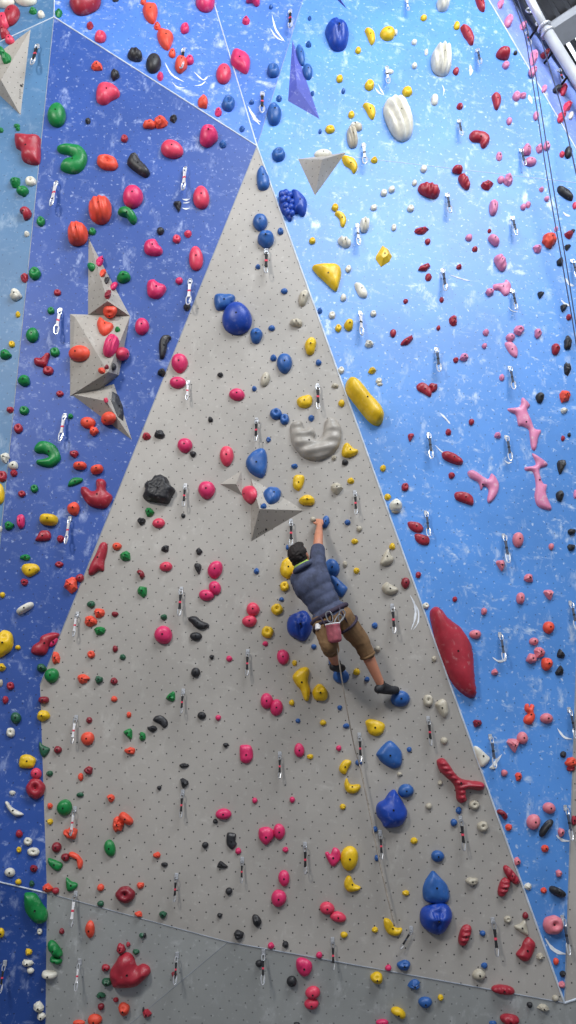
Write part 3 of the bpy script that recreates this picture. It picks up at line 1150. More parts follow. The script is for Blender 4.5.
# exact outlines for holds of the list above: tile | x y of the hold | height factor | points
SHAPES = """
1 3|450 317|.42|407 315,425 280,460 258,485 265,493 310,485 360,465 377,425 355
1 3|511 446|.45|477 440,495 418,530 420,548 440,535 470,500 480
1 2|321 185|.5|283 160,330 155,362 160,360 185,330 212,290 216
1 2|50 135|.5|12 135,15 105,40 97,60 110,85 120,88 140,65 168,40 172,18 160
1 1|36 480|.5|0 470,15 452,45 448,60 470,75 490,65 510,30 513,5 500
3 6|15 470|.42|4 410,32 436,60 468,70 505,64 532,24 544,-28 530,-38 490,-30 456,-14 428
2 5|405 458|.4|353 455,375 425,400 404,418 406,450 440,457 470,450 505,415 513,375 490,360 470
2 5|350 350|.45|310 325,335 316,385 335,380 370,355 385,325 375,315 350
2 6|256 73|.6|225 65,235 40,250 65,285 65,288 85,265 102,235 95
2 6|257 465|.6|225 455,238 430,252 435,265 462,290 475,280 490,245 495,228 480
2 6|228 -4|.6|205 10,207 -10,225 -32,250 -30,252 -15,240 5,230 25,215 22
2 4|6 222|.45|-29 214,-21 195,1 181,18 192,35 220,35 242,12 261,-4 267,-26 253,-32 231
3 5|200 465|.45|168 425,185 428,215 455,232 475,215 500,195 508,180 480,170 450
2 7|418 125|.6|384 90,405 92,418 108,428 125,455 128,452 150,430 160,400 150,385 120
0 5|175 15|.5|125 40,135 20,158 5,165 -15,205 -30,238 -25,225 0,200 20,185 55,160 62,130 55
0 5|110 486|.45|76 490,85 463,115 458,143 475,140 497,128 512,85 512,76 500
3 5|388 295|.6|372 258,385 255,388 270,395 256,408 262,405 285,412 305,400 335,380 338,365 325,370 305,382 295,370 280
2 6|180 353|.45|148 342,160 335,170 345,182 318,205 328,210 360,195 385,180 394,165 380
1 5|408 456|.45|383 430,390 420,425 422,436 450,432 480,410 494,388 485,383 460
1 6|488 272|.5|458 255,465 240,495 235,518 250,520 275,500 300,485 308,462 285
2 7|63 282|.45|32 270,38 250,60 246,90 262,97 285,85 312,60 320,38 300
1 4|217 444|.7|176 430,185 418,210 418,230 435,260 448,255 462,230 470,210 465,190 445
0 0|432 382|.5|385 375,395 345,425 336,450 342,478 365,475 390,445 405,420 422,390 410
0 1|546 155|.6|508 140,520 112,545 105,565 135,590 160,600 185,585 200,560 190,520 160
1 2|84 363|.7|62 400,60 350,72 322,100 318,110 330,95 350,90 380,80 410,66 412
1 1|474 208|.5|450 200,455 170,468 155,482 160,488 175,502 205,500 235,485 250,458 245
3 1|187 45|.6|150 25,165 17,200 20,225 35,228 60,208 83,195 75,190 60,165 58,150 45
3 0|140 142|.7|112 112,130 108,150 120,165 150,165 178,152 182,140 165,125 145
3 0|192 18|.7|172 -8,195 -8,208 15,210 45,198 48,182 30
3 0|257 407|.6|238 385,255 374,272 388,275 410,262 440,250 435,243 410
3 2|280 128|.3|245 115,285 108,295 95,315 115,310 150,290 160,270 140,248 135
3 2|318 375|.35|290 350,318 345,340 370,342 395,335 408,310 390
0 2|168 415|.6|138 410,165 408,185 390,200 392,195 412,185 440,165 445,140 435
0 6|222 386|.5|193 360,215 365,248 380,250 395,235 412,215 405,195 385
0 6|287 467|.5|265 438,285 452,308 460,310 475,290 492,268 488
0 5|176 440|.5|158 405,172 420,198 432,198 445,182 467,168 465,158 440
3 7|358 120|.5|330 118,350 112,372 95,385 150,378 158,350 143,333 130
2 3|545 27|.4|515 5,540 -5,572 20,570 52,540 38,518 25
2 4|510 62|.4|480 40,520 42,540 62,535 80,510 82,485 65
2 4|535 110|.4|508 88,545 92,565 105,562 130,535 132,512 115
2 4|205 300|.5|160 240,190 258,225 290,238 308,212 342,180 300
2 4|398 188|.6|368 205,385 165,402 148,410 170,423 185,415 205,385 217
2 4|407 307|.6|375 300,395 280,410 290,438 305,438 320,410 333,385 325
3 5|40 272|.6|12 255,40 235,60 250,65 285,52 312,35 300,20 275
2 2|291 140|.5|265 112,285 110,305 125,318 150,312 168,290 165,275 145
0 6|54 165|.8|20 138,32 135,50 158,92 182,88 190,60 192,35 170
0 6|308 370|.7|275 340,290 335,315 348,332 375,325 402,312 400,305 370,280 355
0 2|420 284|.45|388 270,400 248,425 265,452 275,450 295,420 320,398 305
1 0|25 58|.55|-5 35,20 22,50 30,55 55,45 90,30 97,5 75
1 0|85 163|.55|52 140,62 125,100 132,118 150,112 175,100 200,85 200,62 175
1 0|384 250|.5|346 235,358 208,385 208,415 225,425 245,418 285,405 297,375 280,352 262
2 3|245 270|.55|215 285,222 245,240 237,262 258,280 265,275 282,240 296
2 3|42 395|.5|20 410,25 368,60 366,66 385,55 415,40 428
2 3|66 72|.5|35 70,45 55,80 45,97 55,93 85,70 97,45 92
1 5|66 325|.5|36 318,45 305,70 302,92 320,95 340,80 352,60 335,40 325
3 3|82 297|.6|40 275,60 270,90 280,118 302,122 320,100 324,60 310,42 295
3 3|129 457|.45|92 435,130 432,160 450,164 485,130 478,95 462
1 6|349 290|.5|332 262,350 258,368 265,366 290,372 305,355 325,340 318,330 300
3 1|530 265|.6|500 240,512 236,545 252,562 278,558 292,535 285,505 262
0 3|301 390|.5|272 410,280 385,300 374,330 378,328 392,300 405
0 4|123 231|.5|86 228,95 210,125 206,150 212,160 232,140 250,115 260,95 248
0 4|177 96|.5|142 115,148 98,165 75,195 76,205 95,198 112,170 117
2 1|248 150|.6|216 118,240 118,268 132,278 160,264 184,250 165,225 148
2 0|327 448|.6|298 422,320 418,345 432,350 455,340 480,325 470,312 445
2 0|328 148|.6|306 122,325 118,345 135,348 165,335 182,325 170,315 145
2 1|210 365|.6|186 345,200 335,222 345,234 370,222 398,210 390,205 365
"""
# ------------------------------------------------------------------ holds
def frame_at(px, py):
    loc, n, i = cast(px, py, SURFBVH)
    pl = (loc, n)
    U = hit(pl, px + 1, py) - loc; V = hit(pl, px, py - 1) - loc     # metres per pixel right / up
    return loc, n, U, V, SURF_N[i]
def basis(n):
    v = Vector((0, 0, 1)); v = v - n * v.dot(n)
    if v.length < 1e-3: v = Vector((0, 1, 0))
    v.normalize(); u = v.cross(n).normalized()
    return u, v
TRI = [(-.98, .55), (-.72, .92), (-.05, 1), (.62, .92), (1, .5), (.72, -.1), (.32, -.78), (.02, -1), (-.30, -.72), (-.74, -.02)]
def outline(shape, seed, n):
    r = random.Random(seed); out = []
    if shape == 't' and n <= 13:
        m = 1 if seed % 2 else -1
        return [(m * (x + .25 * y), y) for x, y in (TRI if m > 0 else TRI[::-1])]
    ph = [r.uniform(0, 6.28) for _ in range(5)]
    for k in range(n):
        a = 2 * math.pi * k / n
        c, s = math.cos(a), math.sin(a)                               # s: up
        x, y = c, s
        if shape in 'o': q = 1 + .03 * math.sin(2 * a + ph[0]) + .02 * math.sin(3 * a + ph[1])
        elif shape == 'g': q = 1 + .06 * math.sin(3 * a + ph[0]) + .05 * math.sin(2 * a + ph[1]) + .03 * math.sin(5 * a + ph[2])
        elif shape == 'f': q = .98 + .09 * math.sin(3 * a + ph[0]) + .07 * math.sin(5 * a + ph[1]) + .05 * math.sin(7 * a + ph[2])
        elif shape == 'k': q = 1 + .05 * math.sin(3 * a + ph[0])
        elif shape == 'p': q = 1 + .03 * math.sin(4 * a + ph[0]) + .02 * math.sin(7 * a + ph[1])
        elif shape == 't':
            q = 1 / max(abs(c) ** 2.4 + abs(s) ** 2.4, 1e-6) ** (1 / 2.4)
            x = c * (1 - .42 * max(0, -s) ** 1.3 - .05 * s); q *= 1
        elif shape == 'd': q = 1 / (abs(c) ** 3.2 + abs(s) ** 2.2) ** (1 / 2.5)
        elif shape == 'r': q = 1 / (abs(c) ** 2.6 + abs(s) ** 2.2) ** (1 / 2.4) * (1 + .03 * math.sin(3 * a + ph[0]))
        else: q = 1
        px_, py_ = x * q, y * q
        if shape == 'c' and py_ < 0: py_ = py_ * (.25 + .85 * abs(px_) ** 1.3)
        out.append((px_, py_))
    mx = max(abs(p[0]) for p in out); my = max(abs(p[1]) for p in out)
    return [(p[0] / mx, p[1] / my) for p in out]
HF = dict(o=.42, g=.45, t=.42, c=.5, d=.75, k=.4, p=.42, r=.6, f=.45)
def hold_geo(shape, w, h, rot, seed, U, V, n, color):
    """w, h in pixels; returns verts (world offsets), faces, top height, bolt vert, smooth"""
    big = max(w, h)
    nt = 12 if big < 8 else 20 if big < 14 else 32
    if shape in 'rp' and big > 7: nt = 28 if big < 16 else 44
    faceted = shape in 'fk' and (seed % 3 != 0) or (shape == 't' and color in 'GKRT')
    if shape == 'f' and color == 'K' and big > 24: faceted = False; nt = 44
    if faceted: nt = 9 if big < 14 else 13
    ring_s = [1, .985, .93, .80, .62, .42, .2]
    if faceted: ring_s = [1, .93, .62, .28]
    elif color == 'K' and big > 24: nt = 48; ring_s = [1, .99, .96] + [1 - .07 * k for k in range(1, 14)]
    elif big > 14 or shape == 'r': ring_s = [1, .99, .95, .88, .78, .66, .54, .42, .3, .18, .08]
    ol = outline('f' if color == 'K' and big > 24 else shape, seed, nt); nt = len(ol)
    if color == 'K' and big > 24: ol = [(a * (1 + .02 * math.sin(i * 2.4)), b * (1 + .025 * math.sin(i * 1.9))) for i, (a, b) in enumerate(ol)]
    ca, sa = math.cos(math.radians(rot)), math.sin(math.radians(rot))
    mpp = math.sqrt(U.length * V.length)
    H = HF[shape] * min(w, h) * mpp
    H = min(H, .16) + .008
    r = random.Random(seed + 99)
    verts = []; q0 = Vector((seed * 1.37, seed * .71, 3.1))
    tx, ty = r.uniform(-.25, .25), r.uniform(-.1, .3)
    def height(x, y, s):
        pr = math.sqrt(max(0, 1 - s ** 2.6))
        z = pr * (1 + (tx * x + ty * y) * .5)
        if shape == 'r':
            fr = 13 if big > 20 else 9
            z *= 1 + {'W': .2, 'E': .16, 'R': .12}.get(color, .09) * math.sin(fr * x + 1.5 * math.sin(2 * y)) * (1 if s < .93 else .3)
        if shape == 'p':
            dx, dy = x, y - .12
            z -= .55 * math.exp(-(dx * dx * 1.2 + dy * dy) / .11) * pr
        if shape == 'g':
            dx, dy = x * .8, y - .38
            z += .22 * math.exp(-((y - .1) ** 2) / .05) * pr * (1 - abs(x)) - .30 * math.exp(-(dx * dx + dy * dy) / .06) * pr
        if shape == 'c': z *= 1 + .2 * y
        if shape == 'f' and not faceted: z *= 1 + .3 * noise.noise(q0 + Vector((x * 2.2, y * 2.2, 0))) + (.22 * noise.noise(q0 + Vector((x * 6, y * 6, 0))) if big > 20 else 0)
        if color == 'K' and big > 24: z *= 1 + .10 * noise.noise(q0 + Vector((x * 4, y * 4, 0))) + .12 * noise.noise(q0 + Vector((x * 11, y * 11, 0))); z = min(z, .82 + .05 * noise.noise(q0 + Vector((x * 9, y * 9, 2))))
        if color == 'N' and shape in 'gf': 
            z -= .22 * math.exp(-((abs(x) - .12 - .25 * y) ** 2) / .006) * pr * (1 if s < .85 else 0)
            z += .10 * math.exp(-((x + .1) ** 2 + (y - .25) ** 2) / .08)
        return max(z, 0)
    for si, s in enumerate(ring_s):
        for k, (ox, oy) in enumerate(ol):
            x, y = ox * s, oy * s
            if not faceted and shape in 'fg':
                rr = math.hypot(ox, oy) or 1; e = s * s
                x = ox * s * (e + (1 - e) / rr); y = oy * s * (e + (1 - e) / rr)
            if faceted and 0 < si: x += r.uniform(-.07, .07); y += r.uniform(-.07, .07)
            z = height(x, y, s) * H if si else -.004
            if faceted and si: z = H * (1 - s ** 2.2) ** .7 * r.uniform(.82, 1.12)
            X, Y = x * w / 2, y * h / 2
            X, Y = X * ca + Y * sa, -X * sa + Y * ca
            verts.append(U * X + V * Y + n * z)
    zc = height(0, 0, 0) * H if not faceted else H * .95
    verts.append(n * zc)
    faces = []
    R = len(ring_s)
    for i in range(R - 1):
        for k in range(nt):
            a, b = i * nt + k, i * nt + (k + 1) % nt
            faces.append((a, b, b + nt, a + nt))
    c = len(verts) - 1
    for k in range(nt): faces.append(((R - 1) * nt + k, (R - 1) * nt + (k + 1) % nt, c))
    faces.append(tuple(range(nt - 1, -1, -1)))
    return verts, faces, zc, not faceted
def catmull(pts, sub=4):
    n = len(pts); out = []
    for i in range(n):
        p0, p1, p2, p3 = (pts[(i + j) % n] for j in (-1, 0, 1, 2))
        for k in range(sub):
            t = k / sub
            out.append(tuple(.5 * (2 * p1[a] + (p2[a] - p0[a]) * t + (2 * p0[a] - 5 * p1[a] + 4 * p2[a] - p3[a]) * t * t +
                                   (3 * p1[a] - p0[a] - 3 * p2[a] + p3[a]) * t ** 3) for a in (0, 1)))
    return out
def seg_dist(p, poly):
    best = 1e9; n = len(poly)
    for i in range(n):
        ax, ay = poly[i]; bx, by = poly[(i + 1) % n]
        dx, dy = bx - ax, by - ay; L = dx * dx + dy * dy or 1e-9
        t = max(0, min(1, ((p[0] - ax) * dx + (p[1] - ay) * dy) / L))
        best = min(best, (p[0] - ax - dx * t) ** 2 + (p[1] - ay - dy * t) ** 2)
    return math.sqrt(best)
def inside(p, poly):
    c = False; n = len(poly)
    for i in range(n):
        (x1, y1), (x2, y2) = poly[i], poly[(i + 1) % n]
        if (y1 > p[1]) != (y2 > p[1]) and p[0] < (x2 - x1) * (p[1] - y1) / (y2 - y1) + x1: c = not c
    return c
def custom_geo(poly, hf, U, V, n, sharp=False, ridge=0, res=34):
    """poly in pixels relative to the centre, y down"""
    ol = poly if sharp else catmull(poly)
    xs, ys = [p[0] for p in ol], [p[1] for p in ol]
    span = max(max(xs) - min(xs), max(ys) - min(ys)); st = span / res
    inner = []
    y = min(ys)
    row = 0
    while y < max(ys):
        x = min(xs) + (st / 2 if row % 2 else 0)
        while x < max(xs):
            if inside((x, y), ol):
                d = seg_dist((x, y), ol)
                if d > st * .45: inner.append((x, y, d))
            x += st
        y += st * .87; row += 1
    R = max(p[2] for p in inner)
    mpp = math.sqrt(U.length * V.length); H = hf * R * 2 * mpp * .8
    vin = [Vector(p) for p in ol] + [Vector(p[:2]) for p in inner]
    k = len(ol)
    ed = [(i, (i + 1) % k) for i in range(k)]
    vo, _, fo, ov, _, _ = delaunay_2d_cdt(vin, ed, [], 1, 1e-5)
    verts, base = [], []
    for i, p in enumerate(vo):
        src = min(ov[i]) if ov[i] else -1
        if src < k and src >= 0: d = 0
        else: d = seg_dist(p, ol)
        t = min(1, d / R)
        z = H * math.sqrt(max(0, 1 - (1 - t) ** 2)) if not sharp else H * min(1, t * 1.6)
        z *= 1 + .10 * noise.noise(Vector((p[0] / span * 5, p[1] / span * 5, hf)))
        if ridge: z *= 1 + .10 * math.sin(p[1] / span * ridge + 2 * math.sin(p[0] / span * 4))
        verts.append(U * p[0] - V * p[1] + n * (z + .003))
        if d == 0: base.append(i)
    faces = [tuple(f) for f in fo]
    # skirt down to the wall
    cnt = {}
    for f in faces:
        for a, b in zip(f, f[1:] + f[:1]): cnt[(a, b)] = 1
    for (a, b) in sorted(cnt):
        if (b, a) not in cnt:
            na, nb_ = len(verts), len(verts) + 1
            verts += [verts[a] - n * .012, verts[b] - n * .012]
            faces.append((b, a, na, nb_))
    return verts, faces, H
BOLT = {}
def bolt_mesh(r):
    key = round(r, 4)
    if key not in BOLT:
        bm = bmesh.new()
        bmesh.ops.create_cone(bm, cap_ends=True, segments=10, radius1=r, radius2=r * .8, depth=.008)
        # hex socket
        top = max(bm.faces, key=lambda f: f.calc_center_median().z)
        res = bmesh.ops.inset_individual(bm, faces=[top], thickness=r * .35)
        for v in top.verts: v.co.z -= .003
        me = bpy.data.meshes.new('bolt'); bm.to_mesh(me); bm.free(); me.materials.append(M_BOLT); BOLT[key] = me
    return BOLT[key]
KIND = dict(o=('sloper', 'sloper', 'rounded sloper'), g=('jug', 'jug', 'lipped jug'), t=('edge_hold', 'edge', 'tapered edge'), c=('jug', 'jug', 'bean-shaped jug'),
            d=('pinch', 'pinch', 'sausage-shaped pinch'), k=('foothold', 'foothold', 'foothold'), p=('pocket_hold', 'pocket hold', 'pocketed hold'),
            r=('pinch', 'pinch', 'ribbed pinch'), f=('crimp', 'crimp', 'angular crimp'))
ITEMS = []      # dict(px, py, desc, obj, lm, label)
def place(name, verts, faces, loc, n, mat, smooth):
    u, v = basis(n)
    M = Matrix((u, v, n)).transposed()
    Mi = M.transposed()
    me = bpy.data.meshes.new(name)
    me.from_pydata([tuple(Mi @ p) for p in verts], [], faces)
    bm = bmesh.new(); bm.from_mesh(me); bmesh.ops.remove_doubles(bm, verts=bm.verts, dist=1e-5)
    bmesh.ops.recalc_face_normals(bm, faces=bm.faces); bm.to_mesh(me); bm.free()
    o = link_mesh(name, me, mat, None, smooth)
    o.matrix_world = Matrix.Translation(loc) @ M.to_4x4()
    return o, M, Mi
def add_bolt(o, pos, r):
    b = bpy.data.objects.new('bolt', bolt_mesh(r)); C.objects.link(b); b.parent = o; b.location = pos
SHAPE = {}
for line in SHAPES.strip().split('\n'):
    t, c, hf, pts = line.split('|')
    SHAPE[tuple(float(v) for v in (t + ' ' + c).split())] = (float(hf), [tuple(float(v) for v in p.split()) for p in pts.split(',')])
tile = (0, 0); seed = 0
for line in HOLDS.strip().split('\n'):
    if line.startswith('#'):
        tile = tuple(int(v) for v in line[1:].split()); continue
    lm = None
    if '~' in line: line, lm = line.split('~'); lm = lm.strip()
    tk = line.split(); seed += 1
    x, y, w, h = (float(v) for v in tk[:4]); col, shp = tk[4], tk[5]
    rot = float(tk[6]) if len(tk) > 6 else 0
    px, py, w, h = tile[0] * 144 + x / 4, tile[1] * 128 + y / 4, w / 4, h / 4
    sh = SHAPE.pop((tile[0], tile[1], x, y), None)
    if sh:
        P = [(tile[0] * 144 + a / 4, tile[1] * 128 + b / 4) for a, b in sh[1]]
        px, py = (min(p[0] for p in P) + max(p[0] for p in P)) / 2, (min(p[1] for p in P) + max(p[1] for p in P)) / 2
        loc, n, U, V, surf = frame_at(px, py)
        verts, faces, zc = custom_geo([(a - px, b - py) for a, b in P], sh[0], U, V, n, False, 0, 18)
        smooth = True
        bp = max(verts, key=lambda q: q.dot(n) - .5 * (q - n * q.dot(n)).length)
    else:
        loc, n, U, V, surf = frame_at(min(max(px, -12), 590), py)
        verts, faces, zc, smooth = hold_geo(shp, w * 1.04, h * 1.04, rot, seed, U, V, n, col)
        bp = n * zc
    o, M, Mi = place(KIND[shp][0], verts, faces, loc, n, HMAT[col], smooth)
    s = math.sqrt(w * h)
    if s > 7.5:
        add_bolt(o, Mi @ bp, .0085 if s < 16 else .010)
    size = 'tiny' if s < 5.6 else 'small' if s < 9 else 'mid-sized' if s < 15 else 'large'
    ITEMS.append(dict(px=px, py=py, desc='%s %s %s' % (size, HN[col], KIND[shp][2]), o=o, lm=lm, cat=KIND[shp][1], s=s,
                      group='%s %s holds' % (HN[col], KIND[shp][1].replace(' hold', '')), surf=surf))
assert not SHAPE, SHAPE.keys()
for line in CUSTOM.strip().split('\n'):
    t, col, hf, name, lm, label, pts = line.split('|')
    tx, ty = (int(v) for v in t.split())
    P = [tuple(float(v) for v in p.split()) for p in pts.split(',')]
    P = [(tx * 144 + a / 4, ty * 128 + b / 4) for a, b in P]
    cx, cy = (min(p[0] for p in P) + max(p[0] for p in P)) / 2, (min(p[1] for p in P) + max(p[1] for p in P)) / 2
    loc, n, U, V, surf = frame_at(cx, cy)
    sharp = 'diamond' in lm or 'slab' in lm
    ridge = 34 if 'horseshoe' in lm else 60 if 'antler' in lm and 'red antler' == lm else 0
    if 'grapes' in lm:
        # bunch of small lobes pressed together
        verts, faces, H = custom_geo([(a - cx, b - cy) for a, b in P], float(hf), U, V, n)
        extra = []
        for (a, b, r) in ((-4, -9, 3.4), (0, -10, 3.6), (4, -8, 3.4), (-3, -3, 3.6), (2, -3, 3.8), (6, -1, 3.2), (0, 3, 3.5), (5, 4, 3.4), (2, 9, 3.2), (6, 10, 3.2)):
            bm = bmesh.new(); bmesh.ops.create_icosphere(bm, subdivisions=2, radius=1)
            off = len(verts)
            for v in bm.verts: verts.append(U * (a + v.co.x * r) - V * (b - v.co.y * r) + n * (H * .75 + v.co.z * r * U.length))
            for f in bm.faces: faces.append(tuple(v.index + off for v in f.verts))
            bm.free()
    else:
        verts, faces, H = custom_geo([(a - cx, b - cy) for a, b in P], float(hf), U, V, n, sharp, ridge)
    o, M, Mi = place(name, verts, faces, loc, n, HMAT[col], not sharp)
    s = math.sqrt((max(p[0] for p in P) - min(p[0] for p in P)) * (max(p[1] for p in P) - min(p[1] for p in P)))
    # bolt on the thickest spot near the middle
    best = max(verts, key=lambda q: q.dot(n) - .35 * (q - n * q.dot(n)).length)
    if s > 7.5: add_bolt(o, Mi @ best, .010)
    ITEMS.append(dict(px=cx, py=cy, desc='pointed hot pink jug beside the red crest-shaped jug' if label == '-' else label, o=o, lm=None if label == '-' else lm, cat=name, s=s,
                      group='%s %s holds' % (HN[col], name), surf=surf, fixed=None if label == '-' else label))
# two loose big pieces of the same moulded family get their moulded ribs from their own geometry above
# ------------------------------------------------------------------ quickdraws
def cara_pts(L, W, n=22):
    out = []
    for k in range(n):
        a = 2 * math.pi * k / n
        r = 1 / (abs(math.cos(a)) ** 2.6 + abs(math.sin(a)) ** 2.6) ** (1 / 2.6)
        out.append(Vector((math.cos(a) * r * W / 2 * (1 + .16 * math.sin(a)), 0, math.sin(a) * r * L / 2)))
    return out
def shared(me, mat): me.materials.append(mat); return me
ME_UP = shared(tube_mesh('upper_carabiner', [p + Vector((0, 0, -.030)) for p in cara_pts(.060, .030)], .0048, 6, True), M_STEEL)
ME_LO = shared(tube_mesh('lower_carabiner', [p + Vector((0, 0, -.217)) for p in cara_pts(.088, .036)], .0052, 6, True), M_STEEL)
ME_LOD = shared(tube_mesh('lower_carabiner', [p + Vector((0, 0, -.208)) for p in cara_pts(.066, .028)], .0044, 6, True), M_DULL)
ME_UPD = shared(tube_mesh('upper_carabiner', [p + Vector((0, 0, -.030)) for p in cara_pts(.056, .030)], .0050, 6, True), M_DULL)
ME_GATE = shared(tube_mesh('gate', [Vector((.015, 0, -.185)), Vector((.004, -.004, -.240))], .0038, 6), M_STEEL)
def sling_me(mat):
    bm = bmesh.new(); bmesh.ops.create_cube(bm, size=1)
    for v in bm.verts:
        v.co.x *= .022; v.co.y *= .010; v.co.z = v.co.z * .130 - .118
    bmesh.ops.subdivide_edges(bm, edges=[e for e in bm.edges if abs(e.verts[0].co.z - e.verts[1].co.z) > .05], cuts=6)
    for v in bm.verts: v.co.x *= .8 + .35 * abs(v.co.z + .118) / .065
    me = bpy.data.meshes.new('sling'); bm.to_mesh(me); bm.free(); me.materials.append(mat); return me
def band_me(mat, z0, z1):
    me = box_mesh('band', Vector((0, 0, (z0 + z1) / 2)), (Vector((1, 0, 0)), Vector((0, 1, 0)), Vector((0, 0, 1))), (.0115, .0062, (z1 - z0) / 2), .001)
    me.materials.append(mat); return me
SL = dict(a=M_BLACK, b=M_GREYW, c=M_WHITEW, w=M_STEEL, t=M_BLACK)
ME_SL = {k: sling_me(m if k != 'w' else M_WHITEW) for k, m in SL.items()}
ME_BAND = {k: band_me(m, -.130, -.112) for k, m in dict(a=M_PINKW, b=M_BLACK, c=M_PINKW, w=M_BLACK, t=M_GREYW).items()}
ME_HANG = box_mesh('hanger', Vector((0, 0, .002)), (Vector((1, 0, 0)), Vector((0, 1, 0)), Vector((0, 0, 1))), (.016, .004, .024), .003); ME_HANG.materials.append(M_STEEL)
DRAW_ITEMS = []
for line in DRAWS.strip().split('\n'):
    tk = line.split(); tx, ty, x0, y0, x1, y1 = (float(v) for v in tk[:6]); st = tk[6]
    ax, ay, bx, by = tx * 144 + x0 / 4, ty * 128 + y0 / 4, tx * 144 + x1 / 4, ty * 128 + y1 / 4
    loc, n, i = cast(ax, ay, SURFBVH)
    # scale so the hanging draw reaches the lower point
    out = loc + n * .035
    proj = lambda p: ((p - C0).dot(RT) / (p - C0).dot(FW) * F + 288, 512 - (p - C0).dot(UP) / (p - C0).dot(FW) * F)
    q = proj(out - Vector((0, 0, .258)))
    want = math.hypot(bx - ax, by - ay); have = math.hypot(q[0] - proj(out)[0], q[1] - proj(out)[1])
    sc = max(.7, min(1.45, want / have))
    if st == 'b' and SURF_N[i] != 'wall_right': st = 'a'
    root = empty('quickdraw', out)
    ang = 0
    if st == 't': ang = math.radians(38)
    root.matrix_world = Matrix.Translation(out) @ Matrix.Rotation(rnd.uniform(-.6, .6) if st != 't' else 0, 4, 'Z') @ Matrix.Rotation(ang, 4, 'Y') @ Matrix.Scale(sc, 4)
    for nm, me in (('upper_carabiner', ME_UPD if SURF_N[i] == 'wall_front' else ME_UP), ('sling', ME_SL[st]), ('lower_carabiner', ME_LOD if SURF_N[i] == 'wall_front' else ME_LO)):
        c = bpy.data.objects.new(nm, me); C.objects.link(c); c.parent = root
        if nm == 'sling':
            d = bpy.data.objects.new('band', ME_BAND[st]); C.objects.link(d); d.parent = c
        if nm == 'lower_carabiner':
            d = bpy.data.objects.new('gate', ME_GATE); C.objects.link(d); d.parent = c
    hg = bpy.data.objects.new('hanger', ME_HANG); C.objects.link(hg); hg.parent = root
    u, v = basis(n)
    M = Matrix((u, -n, v)).transposed()
    hg.matrix_world = Matrix.Translation(loc + n * .006) @ M.to_4x4()
    hg.matrix_parent_inverse = Matrix.Identity(4)
    hg.matrix_basis = root.matrix_world.inverted() @ (Matrix.Translation(loc + n * .006) @ M.to_4x4())
    word = dict(a='black', b='grey-slung', c='white and pink', w='pale', t='tilted black')[st]
    DRAW_ITEMS.append(dict(px=(ax + bx) / 2, py=(ay + by) / 2, o=root, desc='%s quickdraw' % word, cat='quickdraw', lm=None, group='quickdraws hanging on the climbing walls'))
# ------------------------------------------------------------------ labels: every hold is named from the landmark holds around it
LM = [i for i in ITEMS if i['lm']] + [dict(px=333, py=600, lm='climber', desc='', s=40), dict(px=100, py=350, lm='wide grey faceted volume', desc='', s=40),
     dict(px=270, py=509, lm='three-sided volume above the climber', desc='', s=40), dict(px=319, py=170, lm='upside-down pyramid volume', desc='', s=40),
     dict(px=300, py=88, lm='violet blade volume', desc='', s=30)]
DIRS = ['right of', 'lower right of', 'below', 'lower left of', 'left of', 'upper left of', 'above', 'upper right of']
def sector(l, i):
    a = math.degrees(math.atan2(i['py'] - l['py'], i['px'] - l['px'])) % 360
    return int(((a + 22.5) % 360) // 45)
ORD = ['closest', 'second closest', 'third closest', 'fourth closest']
used = set()
def make_label(it, pool):
    opts = []
    for l in LM:
        if l is it or not l['lm']: continue
        d = math.hypot(it['px'] - l['px'], it['py'] - l['py'])
        s = sector(l, it)
        same = [j for j in pool if j is not it and j['desc'] == it['desc'] and sector(l, j) == s and math.hypot(j['px'] - l['px'], j['py'] - l['py']) < d]
        k = len(same)
        if k > 3: continue
        near = [math.hypot(j['px'] - l['px'], j['py'] - l['py']) for j in pool if j is not it and j['desc'] == it['desc'] and sector(l, j) == s]
        lonely = k == 0 and (not near or min(near) > 2.2 * d) and d < 120
        opts.append((d * (1 + .8 * k) * (.9 if s % 2 == 0 else 1), k, s, l, lonely))
    opts.sort(key=lambda t: t[0])
    for _, k, s, l, lonely in opts:
        if lonely: txt = '%s just %s the %s' % (it['desc'], DIRS[s], l['lm'])
        else: txt = '%s, %s one %s the %s' % (it['desc'], ORD[k], DIRS[s], l['lm'])
        txt = txt.replace('just right of', 'just right of')
        if txt in used or len(txt.replace('-', ' - ').split()) > 24 or len(txt.split()) > 16: continue
        used.add(txt); return txt
    return it['desc'] + ' on the wall'
for it in ITEMS:
    if it.get('fixed'): lab = it['fixed']
    elif it['lm']: lab = None
    else: lab = make_label(it, ITEMS)
    if lab is None:
        w = PANEL_PHRASE[it['surf']]
        lab = '%s on the %s' % (it['lm'], w)
        if any(t in it['lm'] for t in ('wall', 'seam', 'arete', 'margin', 'volume', 'edge', 'base', 'corner', 'beside')): lab = it['lm'] + ', bolted to the ' + w
    it['label'] = lab
    tag(it['o'], lab, it['cat'], it['group'])
for it in DRAW_ITEMS:
    tag(it['o'], make_label(it, DRAW_ITEMS), 'quickdraw', it['group'])
